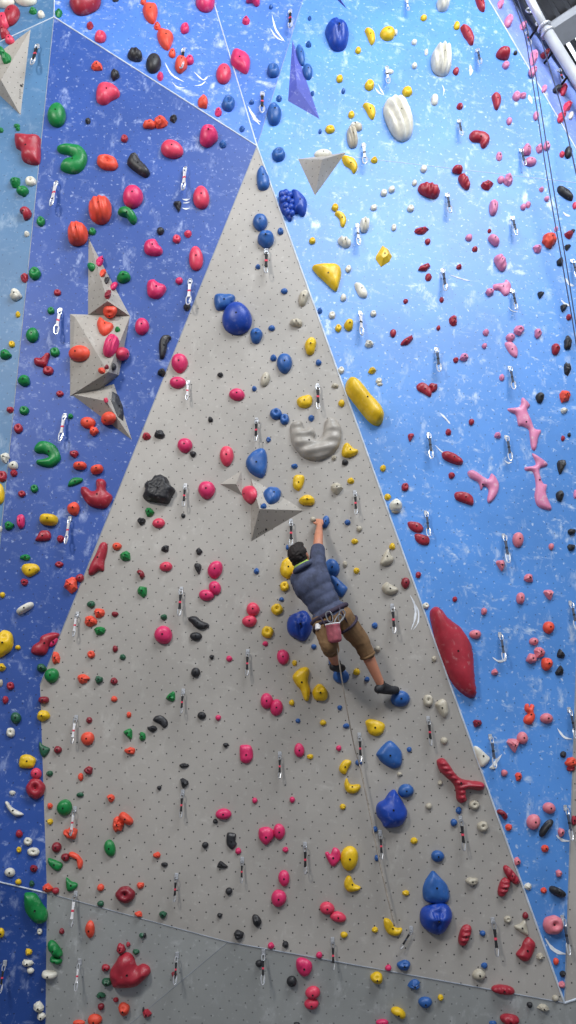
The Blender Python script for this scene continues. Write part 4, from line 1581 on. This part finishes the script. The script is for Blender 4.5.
# ------------------------------------------------------------------ climber
def at(px, py, off): return hit(P0, px, py, off)
WU, WV = basis(N0)
def add_ball(bm, c, r, axes=None, sub=3):
    res = bmesh.ops.create_icosphere(bm, subdivisions=sub, radius=1)
    if not isinstance(r, (tuple, list)): r = (r, r, r)
    axes = axes or (Vector((1, 0, 0)), Vector((0, 1, 0)), Vector((0, 0, 1)))
    for v in res['verts']:
        q = v.co.copy(); v.co = c + axes[0] * q.x * r[0] + axes[1] * q.y * r[1] + axes[2] * q.z * r[2]
def add_cap(bm, a, ra, b, rb, k=6, sub=2):
    """tapered limb piece as overlapping balls plus a cone, later fused into one skin"""
    d = b - a; L = d.length
    add_ball(bm, a, ra, sub=sub); add_ball(bm, b, rb, sub=sub)
    z = d.normalized(); x = z.orthogonal().normalized(); y = z.cross(x)
    rings = []
    for i in (0, 1):
        p, r = (a, ra) if i == 0 else (b, rb)
        rings.append([bm.verts.new(p + (x * math.cos(t * math.pi / 8) + y * math.sin(t * math.pi / 8)) * r) for t in range(16)])
    for t in range(16): bm.faces.new((rings[0][t], rings[0][(t + 1) % 16], rings[1][(t + 1) % 16], rings[1][t]))
    bm.faces.new(rings[0][::-1]); bm.faces.new(rings[1])
def fuse(name, bm, mat, parent, voxel=.006, sm=4, wr=0, wscale=9):
    bmesh.ops.recalc_face_normals(bm, faces=bm.faces)
    me = bpy.data.meshes.new(name + '_raw'); bm.to_mesh(me); bm.free()
    tmp = bpy.data.objects.new('tmp', me); C.objects.link(tmp)
    m = tmp.modifiers.new('r', 'REMESH'); m.mode = 'VOXEL'; m.voxel_size = voxel
    s = tmp.modifiers.new('s', 'SMOOTH'); s.iterations = sm; s.factor = .5
    dg = bpy.context.evaluated_depsgraph_get(); dg.update()
    out = bpy.data.meshes.new_from_object(tmp.evaluated_get(dg)); out.name = name
    bpy.data.objects.remove(tmp); bpy.data.meshes.remove(me)
    if wr:
        ns = [v.normal.copy() for v in out.vertices]
        for v, nn in zip(out.vertices, ns):
            q = v.co * wscale
            f = noise.noise(q + Vector((0, 0, noise.noise(q * .4) * 3)))
            v.co += nn * (1 - abs(f) * 2.6) * wr
    return link_mesh(name, out, mat, parent, True)
M_SKIN = plain('skin', (196, 132, 104), .55, 0, .05)
M_HAIR = plain('dark_brown_hair', (34, 26, 24), .75, 0, .3, 60)
M_SHIRT = plain('faded_navy_cloth', (70, 77, 102), .85, 0, .2, 14)
M_PANTS = plain('tan_canvas', (128, 98, 66), .85, 0, .12, 12)
M_SHOE = plain('black_rubber', (34, 35, 40), .6)
M_HARN = plain('dark_harness_webbing', (58, 48, 66), .8)
M_LIME = plain('lime_fleece', (168, 200, 98), .9)
M_CHALK = plain('dusty_rose_cloth', (176, 92, 104), .85, 0, .15, 20, .25)
M_EYE = plain('white_of_eye', (235, 235, 235), .3)
pel, lum, che, nek, hed = at(331, 617, .40), at(323, 602, .40), at(312, 584, .40), at(304.5, 570, .40), at(299.6, 556.5, .40)
shL, shR = at(299, 580, .37), at(317.5, 565, .38)
elL, waL, haL = at(300, 590, .20), at(297, 578, .12), at(296, 573, .07)
elR, waR, haR = at(318.2, 541, .30), at(319.4, 526, .12), at(319.6, 520.5, .075)
hiL, hiR = at(324, 621, .40), at(341, 617, .40)
knL, anL, toL = at(329.5, 645, .50), at(335.5, 664, .17), at(342, 668, .09)
knR, anR, toR = at(361.5, 642, .28), at(381.5, 686, .14), at(396, 690, .07)
person = empty('person', at(333, 640, .1), 'climber in navy shirt and tan trousers reaching up on the grey wall', 'person')
PB_ = person.location.copy()
class Sh:
    pass
def rel(p): return p - PB_
bm = bmesh.new()
sp = (nek - pel).normalized(); lat = (shR - shL).normalized(); bk = sp.cross(lat).normalized()
if bk.dot(N0) < 0: bk = -bk
lat = sp.cross(bk).normalized()
if lat.x < 0: lat = -lat
def torso(bm, g=0.0):
    ax = (lat, bk, sp)
    add_ball(bm, rel(pel), (.150 + g, .105 + g, .10 + g), ax)
    add_ball(bm, rel(lum), (.130 + g, .092 + g, .12 + g), ax)
    add_ball(bm, rel(lum.lerp(che, .5)), (.140 + g, .098 + g, .12 + g), ax)
    add_ball(bm, rel(che), (.160 + g, .108 + g, .13 + g), ax)
    add_cap(bm, rel(shL), .066 + g, rel(nek) - sp * .01, .055 + g); add_cap(bm, rel(shR), .066 + g, rel(nek) - sp * .01, .055 + g)
    add_cap(bm, rel(che + lat * .07), .085 + g, rel(shR), .062 + g); add_cap(bm, rel(che - lat * .07), .085 + g, rel(shL), .062 + g)
torso(bm)
add_cap(bm, rel(nek), .056, rel(hed) - sp * .03, .052)
# head, turned up towards the next hold
look = (at(312, 500, 0) - hed).normalized()
hz = (sp * .8 + N0 * .45).normalized(); hy = (look - hz * look.dot(hz)).normalized(); hx = hy.cross(hz).normalized()
H_ = rel(hed)
add_ball(bm, H_ + hz * .02, (.076, .094, .098), (hx, hy, hz))
add_ball(bm, H_ + hy * .035 - hz * .05, (.056, .058, .058), (hx, hy, hz))
add_cap(bm, H_ + hy * .088 + hz * .015, .012, H_ + hy * .112 - hz * .018, .015)
add_ball(bm, H_ + hy * .086 - hz * .052, (.026, .012, .009), (hx, hy, hz), 2)
add_ball(bm, H_ + hy * .078 - hz * .085, (.024, .02, .02), (hx, hy, hz), 2)
for s in (-1, 1):
    add_ball(bm, H_ + hx * s * .078 - hy * .004 - hz * .005, (.011, .020, .032), (hx, hy, hz), 2)
    add_ball(bm, H_ + hx * s * .032 + hy * .080 + hz * .032, (.024, .012, .008), (hx, hy, hz), 2)
# arms
add_cap(bm, rel(shR), .058, rel(elR), .044); add_cap(bm, rel(elR), .043, rel(elR.lerp(waR, .35)), .042); add_cap(bm, rel(elR.lerp(waR, .35)), .042, rel(waR), .028)
add_cap(bm, rel(shL), .058, rel(elL), .044); add_cap(bm, rel(elL), .043, rel(waL), .028)
def hand(bm, wr, kn, thumb_side, hold_dir):
    """palm from the wrist to the knuckles, four fingers bent over the hold and a thumb from the palm's side"""
    f = (kn - wr).normalized(); into = -N0; into = (into - f * into.dot(f)).normalized()
    sd = f.cross(into).normalized()
    if sd.dot(thumb_side) < 0: sd = -sd
    pc = wr.lerp(kn, .55)
    add_ball(bm, rel(pc), (.040, .017, .050), (sd, into, f))
    add_cap(bm, rel(wr), .027, rel(pc), .024)
    for i, (o, L) in enumerate(((.029, .040), (.010, .046), (-.010, .042), (-.028, .033))):
        a = kn + sd * o - f * (.004 if i != 3 else .010)
        b = a + f * L * .75 + into * L * .35; c = b + f * L * .15 + into * L * .75; d = c - f * L * .30 + into * L * .45
        add_cap(bm, rel(a), .0095, rel(b), .009, sub=2); add_cap(bm, rel(b), .009, rel(c), .0082, sub=2); add_cap(bm, rel(c), .0082, rel(d), .0075, sub=2)
    a = wr + f * .030 + sd * .026; b = a + sd * .026 + f * .024 + into * .012; c = b + f * .026 + into * .020
    add_cap(bm, rel(a), .013, rel(b), .011, sub=2); add_cap(bm, rel(b), .011, rel(c), .009, sub=2)
hand(bm, waR, waR + (haR - waR).normalized() * .085 + WV * .0, -WU, None)
hand(bm, waL, waL + (haL - waL).normalized() * .085, WU, None)
# legs
for hi, kn, an, to in ((hiL, knL, anL, toL), (hiR, knR, anR, toR)):
    add_cap(bm, rel(hi), .088, rel(kn), .056)
    m = kn.lerp(an, .32)
    add_cap(bm, rel(kn), .054, rel(m), .056); add_cap(bm, rel(m), .056, rel(an), .036)
    add_cap(bm, rel(an), .036, rel(to), .022)
body = fuse('body', bm, M_SKIN, person, .005, 5)
# hair
bm = bmesh.new()
add_ball(bm, H_ + hz * .034 - hy * .018, (.085, .092, .094), (hx, hy, hz))
add_ball(bm, H_ - hz * .020 - hy * .052, (.066, .050, .062), (hx, hy, hz))
add_ball(bm, H_ + hz * .085 + hy * .05, (.060, .040, .030), (hx, hy, hz))
fuse('hair', bm, M_HAIR, person, .006, 2, .006, 45)
for s in (-1, 1):
    e = bmesh.new(); add_ball(e, H_ + hx * s * .032 + hy * .083 + hz * .020, .010, sub=2)
    me = bpy.data.meshes.new('eye'); e.to_mesh(me); e.free(); link_mesh('eye', me, M_EYE, body, True)
# shirt with short sleeves
bm = bmesh.new()
torso(bm, .016)
add_cap(bm, rel(shR), .078, rel(shR.lerp(elR, .62)), .066); add_cap(bm, rel(shL), .078, rel(shL.lerp(elL, .75)), .062)
add_ball(bm, rel(pel) + sp * .035, (.168, .128, .085), (lat, bk, sp))
fuse('shirt', bm, M_SHIRT, person, .007, 6, .004, 4.5)
# rolled collar and lime neck band
def ring_pts(c, ax, ay, ra, rb, n=28, lift=None):
    return [c + ax * math.cos(2 * math.pi * k / n) * ra + ay * math.sin(2 * math.pi * k / n) * rb + (lift(k / n) if lift else Vector()) for k in range(n)]
nk = rel(nek)
link_mesh('neck_gaiter', tube_mesh('neck_gaiter', ring_pts(nk + sp * .052, lat, bk, .062, .062), .019, 8, True), M_LIME, person, True)
link_mesh('hood', tube_mesh('hood', ring_pts(nk + sp * .024 + bk * .012, lat, bk, .082, .080), .024, 8, True), M_SHIRT, person, True)
# trousers rolled below the knee
bm = bmesh.new()
add_ball(bm, rel(pel) - sp * .03, (.166, .125, .11), (lat, bk, sp))
for hi, kn, an, e in ((hiL, knL, anL, .20), (hiR, knR, anR, .26)):
    add_cap(bm, rel(hi), .108, rel(kn), .078); add_cap(bm, rel(kn), .078, rel(kn.lerp(an, e)), .068)
tr = fuse('trousers', bm, M_PANTS, person, .007, 5, .006, 9)
for kn, an, e in ((knL, anL, .24), (knR, anR, .30)):
    c = rel(kn.lerp(an, e)); d = (an - kn).normalized(); x = d.orthogonal().normalized(); y = d.cross(x)
    link_mesh('cuff', tube_mesh('cuff', ring_pts(c, x, y, .060, .060, 24), .015, 8, True), M_PANTS, tr, True)
# harness
hb = rel(pel) + sp * .030
har = link_mesh('harness', tube_mesh('harness', ring_pts(hb, lat, bk, .172, .130), .020, 8, True, (bk, .5)), M_HARN, person, True)
for hi, kn in ((hiL, knL), (hiR, knR)):
    c = rel(hi.lerp(kn, .30)); d = (kn - hi).normalized(); x = d.orthogonal().normalized(); y = d.cross(x)
    link_mesh('leg_loop', tube_mesh('leg_loop', ring_pts(c, x, y, .104, .104, 24), .013, 8, True), M_HARN, har, True)
for s in (-1, 1):
    a = hb + bk * .135 + lat * .09 * s; b = rel(hiR if s > 0 else hiL).lerp(rel(knR if s > 0 else knL), .28) + bk * .11
    link_mesh('riser_strap', tube_mesh('riser_strap', [a, a.lerp(b, .5) + bk * .02, b], .008, 6), M_HARN, har, True)
# shoes
for an, to in ((anL, toL), (anR, toR)):
    f = (to - an).normalized(); bm = bmesh.new()
    heel = an - f * .035 - WV * .035 + N0 * .0
    ball = an.lerp(to, .72) - WV * .012
    add_cap(bm, rel(an) - WV * .01, .045, rel(heel), .040)
    add_cap(bm, rel(heel), .038, rel(ball), .041); add_cap(bm, rel(ball), .041, rel(to), .035); add_cap(bm, rel(an), .044, rel(ball), .034)
    sh = fuse('climbing_shoe', bm, M_SHOE, person, .005, 3)
    st = tube_mesh('strap', [rel(an) + q for q in ring_pts(Vector(), f.cross(WV).normalized(), f.cross(f.cross(WV)).normalized(), .048, .046, 20)], .008, 6, True)
    link_mesh('strap', st, M_BLACK, sh, True)
# chalk bag and gear on the harness
cb = at(333.8, 632.5, .57)
bag = empty('chalk_bag', cb, 'dusty rose chalk bag hanging behind the waist of the climber', 'chalk bag')
def lathe(name, prof, seg=24):
    bm = bmesh.new(); rings = []
    for r, z in prof: rings.append([bm.verts.new((math.cos(2 * math.pi * k / seg) * r, math.sin(2 * math.pi * k / seg) * r, z)) for k in range(seg)])
    for A, B in zip(rings, rings[1:]):
        for k in range(seg): bm.faces.new((A[k], A[(k + 1) % seg], B[(k + 1) % seg], B[k]))
    bm.faces.new(rings[0][::-1]); bm.faces.new(rings[-1])
    bmesh.ops.recalc_face_normals(bm, faces=bm.faces)
    me = bpy.data.meshes.new(name); bm.to_mesh(me); bm.free(); return me
link_mesh('bag_body', lathe('bag_body', [(.030, -.085), (.052, -.080), (.060, -.06), (.062, 0), (.060, .050), (.064, .056), (.064, .072), (.056, .074), (.052, .060), (.045, .0)]), M_CHALK, bag, True)
link_mesh('rim', tube_mesh('rim', ring_pts(Vector((0, 0, .072)), Vector((1, 0, 0)), Vector((0, 1, 0)), .060, .060, 24), .007, 6, True), M_WHITEW, bag, True)
link_mesh('drawcord', tube_mesh('drawcord', [Vector((.0, .05, .06)), Vector((.0, .02, .12)), Vector((.0, -.01, .15))], .005, 6), M_BLACK, bag, True)
bag.rotation_euler = (.25, -.15, 0)
tp = empty('tape_roll', at(318.3, 627, .50), 'white finger tape roll clipped to the harness of the climber', 'tape')
link_mesh('roll', lathe('roll', [(.012, -.024), (.026, -.024), (.028, -.02), (.028, .02), (.026, .024), (.012, .024)], 20), M_WHITEW, tp)
link_mesh('clip', tube_mesh('clip', [Vector((.0, 0, .02)), Vector((.03, .01, .05)), Vector((.07, .03, .07))], .004, 6), M_BLACK, tp, True)
for i, (px, py, of, rz, word) in enumerate(((341.5, 615.5, .56, .3, 'right hip'), (329.5, 617, .56, -.3, 'waistband'), (338.5, 619.5, .57, .7, 'back loop'))):
    c = link_mesh('carabiner', tube_mesh('carabiner', cara_pts(.095, .050), .0055, 6, True), M_DULL)
    c.location = at(px, py, of); c.rotation_euler = (.3, rz * .8, rz)
    tag(c, 'silver carabiner clipped at the %s of the climber' % word, 'carabiner', 'carabiners on the harness')
    me = tube_mesh('gate', [Vector((.024, 0, .028)), Vector((.024, 0, -.030))], .0045, 6); link_mesh('gate', me, M_STEEL, c, True)
# lead rope
M_ROPE = plain('pale_rope', (168, 158, 146), .85, 0, .15, 40)
M_ROPEB = plain('dark_rope', (62, 70, 96), .85, 0, .1, 40)
def spline(pts, sub=14):
    out = []
    for i in range(len(pts) - 1):
        p0, p1, p2, p3 = pts[max(i - 1, 0)], pts[i], pts[i + 1], pts[min(i + 2, len(pts) - 1)]
        for k in range(sub):
            t = k / sub
            out.append(.5 * (2 * p1 + (p2 - p0) * t + (2 * p0 - 5 * p1 + 4 * p2 - p3) * t * t + (3 * p1 - p0 - 3 * p2 + p3) * t ** 3))
    out.append(pts[-1].copy()); return out
def rope(name, pts, r, mat, label, group=None):
    c = sum(pts, Vector()) / len(pts)
    o = link_mesh(name, tube_mesh(name, [p - c for p in spline(pts)], r, 6), mat, None, True); o.location = c
    return tag(o, label, 'rope', group)
rope('climbing_rope', [at(336, 634, .50), at(338, 655, .50), at(345, 698, .34), at(354, 745, .16), at(359.5, 764, .085)], .0058, M_ROPE,
     'pale climbing rope running from the climber down to the quickdraw beneath', 'lead rope lengths')
rope('climbing_rope', [at(359.6, 764.5, .085), at(368, 804, .08), at(380, 864, .075), at(394.5, 926, .07)], .0062, M_ROPE,
     'lower length of climbing rope ending at the yellow claw hold', 'lead rope lengths')
def frope(pl, pts, r, label):
    rope('fixed_rope', [hit(pl, x, y, o) for x, y, o in pts], r, M_ROPEB, label, 'top ropes on the sky blue wall')
frope(PF, [(511, -6, .55), (524, 32, .45), (533, 84, .35), (547, 176, .25), (561, 256, .18), (572, 318, .14), (577, 350, .12)], .0062,
      'thin dark top rope on the sky blue wall, closer of the pair to the climber')
frope(PF, [(515, -6, .50), (528, 32, .42), (537, 84, .33), (551.5, 176, .25), (566, 262, .18), (579, 345, .12)], .0062,
      'thin dark top rope, outer of a pair falling down the sky blue wall')
frope(PG, [(538, 28, .15), (549, 66, .12), (561, 106, .12), (571, 150, .10), (582, 200, .10)], .008,
      'dark rope falling from the ceiling pipe down the violet strip')
# ------------------------------------------------------------------ chalk scuffs left by swinging carabiners, part of the wall panels
def scuff(pts, w):
    P, Nn, own = [], None, None
    for px, py in pts:
        loc, n, i = cast(px, py, WALLBVH)
        if own is None: own = PANELS[i][3]
        P.append(loc + n * .003); Nn = n
    P = spline(P, 6); k = len(P)
    vs, fs = [], []
    for i, p in enumerate(P):
        t = (P[min(i + 1, k - 1)] - P[max(i - 1, 0)]).normalized(); s = t.cross(Nn) * w * math.sin(math.pi * (i + .4) / (k - .2)) / 2
        s *= .7 + .5 * noise.noise(p * 30)
        vs += [p - s, p + s]
        if i: fs.append((2 * i - 2, 2 * i - 1, 2 * i + 1, 2 * i))
    me = bpy.data.meshes.new('chalk_scuff'); me.from_pydata([tuple(v - own.location) for v in vs], [], fs)
    link_mesh('chalk_scuff', me, M_SCUFF, own)
for pts, w in (
    (((272, 15), (276, 30), (285, 42)), .035), (((270, 28), (276, 37), (283, 41)), .03),
    (((165, 63), (172, 75), (184, 82)), .035), (((172, 82), (177, 87), (185, 88)), .02), (((194, 72), (203, 80), (208, 76)), .03), (((194, 86), (201, 85), (206, 81)), .02),
    (((248, 106), (254, 118), (260, 125)), .04), (((252, 112), (257, 120), (261, 122)), .03),
    (((378, 84), (381, 90), (384, 95)), .03), (((375, 88), (379, 93), (383, 95)), .03),
    (((470, 65), (471, 71), (470, 76)), .06), (((529, 95), (530, 99), (532, 104)), .06),
    (((182, 199), (186, 200), (190, 199)), .03), (((183, 203), (186, 203), (190, 202)), .02),
    (((182, 208), (186, 209), (190, 208)), .02),
    (((508, 307), (512, 311), (518, 312)), .02), (((504, 460), (508, 463), (512, 462)), .02),
    (((410, 595), (415, 606), (415, 618), (411, 630)), .03), (((412, 600), (418, 610), (418, 622), (413, 630)), .02),
    (((492, 657), (498, 661), (504, 660), (505, 655)), .025),
    (((557, 728), (564, 737), (572, 739)), .03), (((502, 754), (494, 764), (489, 768)), .03),
    (((545, 938), (551, 947), (558, 952), (566, 954)), .045), (((556, 835), (562, 840), (570, 841)), .03),
    (((561, 300), (565, 304), (570, 306)), .05), (((565, 278), (569, 284), (574, 286)), .05),
    (((442, 85), (444, 90), (443, 96)), .02), (((563, 212), (566, 215), (570, 216)), .05),
    (((440, 413), (446, 419), (450, 424)), .03), (((450, 275), (462, 279), (470, 281)), .025), (((435, 445), (442, 452), (450, 455)), .02)):
    scuff(pts, w)
# tiny printed maker's marks on two of the grey volumes: a round emblem and a row of strokes
M_INK = plain('black_print', (30, 30, 32), .7)
def mark(own, spots):
    bm = bmesh.new()
    for px, py, rx, ry, a in spots:
        loc, n, i = cast(px, py, SURFBVH); u, v = basis(n); ca, sa = math.cos(a), math.sin(a)
        ring = [bm.verts.new(loc + n * .003 + u * (math.cos(t * .7854) * rx * ca - math.sin(t * .7854) * ry * sa) + v * (math.cos(t * .7854) * rx * sa + math.sin(t * .7854) * ry * ca) - own.location) for t in range(8)]
        bm.faces.new(ring)
    me = bpy.data.meshes.new('printed_mark'); bm.to_mesh(me); bm.free(); link_mesh('printed_mark', me, M_INK, own)
vol_by = {o['label'][:22]: o for o in MARKED}
mark(next(o for o in MARKED if 'picture edge' in o['label']), [(21.2, 85.8, .016, .016, 0), (22.6, 84.4, .008, .008, 0)] + [(19.8 + .1 * k, 90 + 2.1 * k, .010, .0035, .5) for k in range(5)])
mark(next(o for o in MARKED if 'three-sided' in o['label']), [(266, 529.5, .012, .012, 0)] + [(263.4 - 1.6 * k, 531 + .9 * k, .0035, .008, .5) for k in range(4)])
# ------------------------------------------------------------------ ceiling, pipe, lamps
M_CEIL = plain('dark_ceiling_paint', (142, 144, 150), .8, 0, .08, 1)
M_SLAT = plain('ceiling_slat', (96, 98, 104), .7)
M_BEAM = plain('concrete_beam', (190, 194, 202), .8, 0, .08, 2)
M_PIPE = plain('galvanised_pipe', (214, 217, 222), .35, .3, .06, 3)
X, Y, Z = Vector((1, 0, 0)), Vector((0, 1, 0)), Vector((0, 0, 1))
ga, gb = hit(PG, 505, -10), hit(PG, 590, 107)
gd = (gb - ga); gd.z = 0; gd.normalize(); gp = Vector((-gd.y, gd.x, 0))
if gp.dot(PG[1]) < 0: gp = -gp
ZC = ZTOP + .5
def on_z(px, py, z):
    d = ray(px, py); return C0 + d * ((z - C0.z) / d.z)
c0 = Vector((5.5, 4.0, ZC + .1))
ce = link_mesh('ceiling', box_mesh('ceiling', Vector(), (X, Y, Z), (13, 11, .08), 0), M_CEIL); ce.location = c0; ce['kind'] = 'structure'
fl = link_mesh('floor', box_mesh('floor', Vector(), (X, Y, Z), (13, 11, .15), 0), plain('grey_crash_mat', (96, 98, 104), .9, 0, .06, 2)); fl.location = (0, 4, -.15); fl['kind'] = 'structure'
ba, bb = on_z(552, 37, ZC - .15), on_z(600, 6, ZC - .15)
bd = (bb - ba).normalized(); ba, bb = ba - bd * 2.2, bb + bd * 5
bs = bd.cross(Z).normalized()
be = link_mesh('trim_%d' % (tn + 1), box_mesh('beam', Vector(), (bd, bs, Z), ((bb - ba).length / 2, .17, .10), .01), M_BEAM); be.location = (ba + bb) / 2; be['kind'] = 'structure'
for i, (a, b) in enumerate((((559, 28), (604, 105)), ((568, 22), (612, 98)), ((563, 20), (548, -12)))):
    if i == 2: break
    p, q = on_z(*a, ZC - .10), on_z(*b, ZC - .10); c = (p + q) / 2; d = (q - p).normalized()
    root = empty('ceiling_light', c, '%s thin white strip light under the dark ceiling' % ('longer' if i == 0 else 'shorter'), 'strip light', 'strip lights on the ceiling')
    s = d.cross(Z).normalized()
    link_mesh('housing', box_mesh('housing', Z * .03, (d, s, Z), ((q - p).length / 2, .028, .03), .005), M_BEAM, root)
    t = NT('lit_diffuser'); t.b.inputs['Emission Color'].default_value = (.92, .96, 1, 1); t.b.inputs['Emission Strength'].default_value = 2.2
    link_mesh('diffuser', box_mesh('diffuser', -Z * .012, (d, s, Z), ((q - p).length / 2 - .02, .020, .014), .004), t.m, root)
# dark slats of the ceiling
p, q = on_z(559, 28, ZC), on_z(604, 105, ZC); sd = (q - p).normalized(); ss = sd.cross(Z).normalized()
if ss.x < 0: ss = -ss
slm = bmesh.new()
for k in range(-14, 26):
    cpos = p + ss * (k * .17 + .08) + sd * 1.0
    b = bmesh.ops.create_cube(slm, size=2)
    for v in b['verts']: v.co = cpos - p + sd * v.co.x * 6 + ss * v.co.y * .03 + Z * (v.co.z * .05 + .0)
me = bpy.data.meshes.new('slats'); slm.to_mesh(me); slm.free()
so = link_mesh('ceiling_slats', me, M_SLAT); so.location = p; so['kind'] = 'structure'
# pipe along the top of the wall
zp = ZTOP + .02
def pipe_pt(px, py): return hit(PG, px, py, .22)
pa, pb = pipe_pt(524, -12), pipe_pt(546, 30)
pc = pipe_pt(592, 104)
root = empty('ceiling_pipe', (pa + pc) / 2, 'bright galvanised pipe running along the top of the wall under the roof', 'pipe')
r0 = root.location.copy()
link_mesh('upper_length', tube_mesh('upper_length', [pa - r0 - (pb - pa), pa - r0, pb - r0], .052, 24), M_PIPE, root, True)
link_mesh('lower_length', tube_mesh('lower_length', [pb - r0, pc - r0, pc - r0 + (pc - pb)], .068, 24), M_PIPE, root, True)
ax = (pc - pb).normalized(); x_ = ax.orthogonal().normalized(); y_ = ax.cross(x_)
for f in (-.05, .05):
    link_mesh('collar', tube_mesh('collar', [q + ax * f for q in ring_pts(pb - r0, x_, y_, .075, .075, 28)], .018, 8, True), M_STEEL, root, True)
for k, (px, py) in enumerate(((541, 22), (556, 47), (571, 72))):
    a = pipe_pt(px, py) - r0; 
    link_mesh('bracket', tube_mesh('bracket', [a, a + ax * .02 - PG[1] * .23], .016, 8), M_BOLT, root, True)
root2 = empty('shade_band', (pa + pc) / 2, 'dark bar standing in for shade between the galvanised pipe and the wall top', 'shade band')  # dark-coloured bar models the shadow band between pipe and wall
ra, rb = hit(PG, 505, -20, .06), hit(PG, 586, 96, .06)
link_mesh('shade_bar', tube_mesh('shade_bar', [ra - r0, rb - r0], .045, 12), plain('dark_shade_colour', (60, 64, 74), .5), root2, True)
for f in (.3, .42, .58, .75, .86):
    a = ra.lerp(rb, f) - r0
    link_mesh('anchor_ring', tube_mesh('anchor_ring', ring_pts(a + N0 * .05, X, Z, .05, .05, 16), .012, 6, True), M_STEEL, root2, True)
# ------------------------------------------------------------------ light
def area(name, loc, tgt, sx, sy, e, col):
    l = bpy.data.lights.new(name, 'AREA'); l.shape = 'RECTANGLE'; l.size = sx; l.size_y = sy; l.energy = e; l.color = col
    o = bpy.data.objects.new(name, l); C.objects.link(o); o.location = loc
    o.rotation_euler = (Vector(tgt) - Vector(loc)).to_track_quat('-Z', 'Y').to_euler()
area('roof_window_light', (4.0, -1.6, ZC - 1.0), (1.6, 5.2, 9.0), 7, 5, 2000, (.90, .95, 1))
area('far_window_light', (-5.5, -3.5, 8.5), (0, 6.5, 5), 1.4, 1.4, 700, (1, .97, .92))
w = bpy.data.worlds.new('world'); bpy.context.scene.world = w; w.use_nodes = True
w.node_tree.nodes['Background'].inputs[0].default_value = (.80, .88, 1, 1); w.node_tree.nodes['Background'].inputs[1].default_value = .34
vs = bpy.context.scene.view_settings
vs.view_transform = 'Standard'; vs.look = 'None'; vs.exposure = -.17; vs.gamma = 1; vs.use_curve_mapping = False
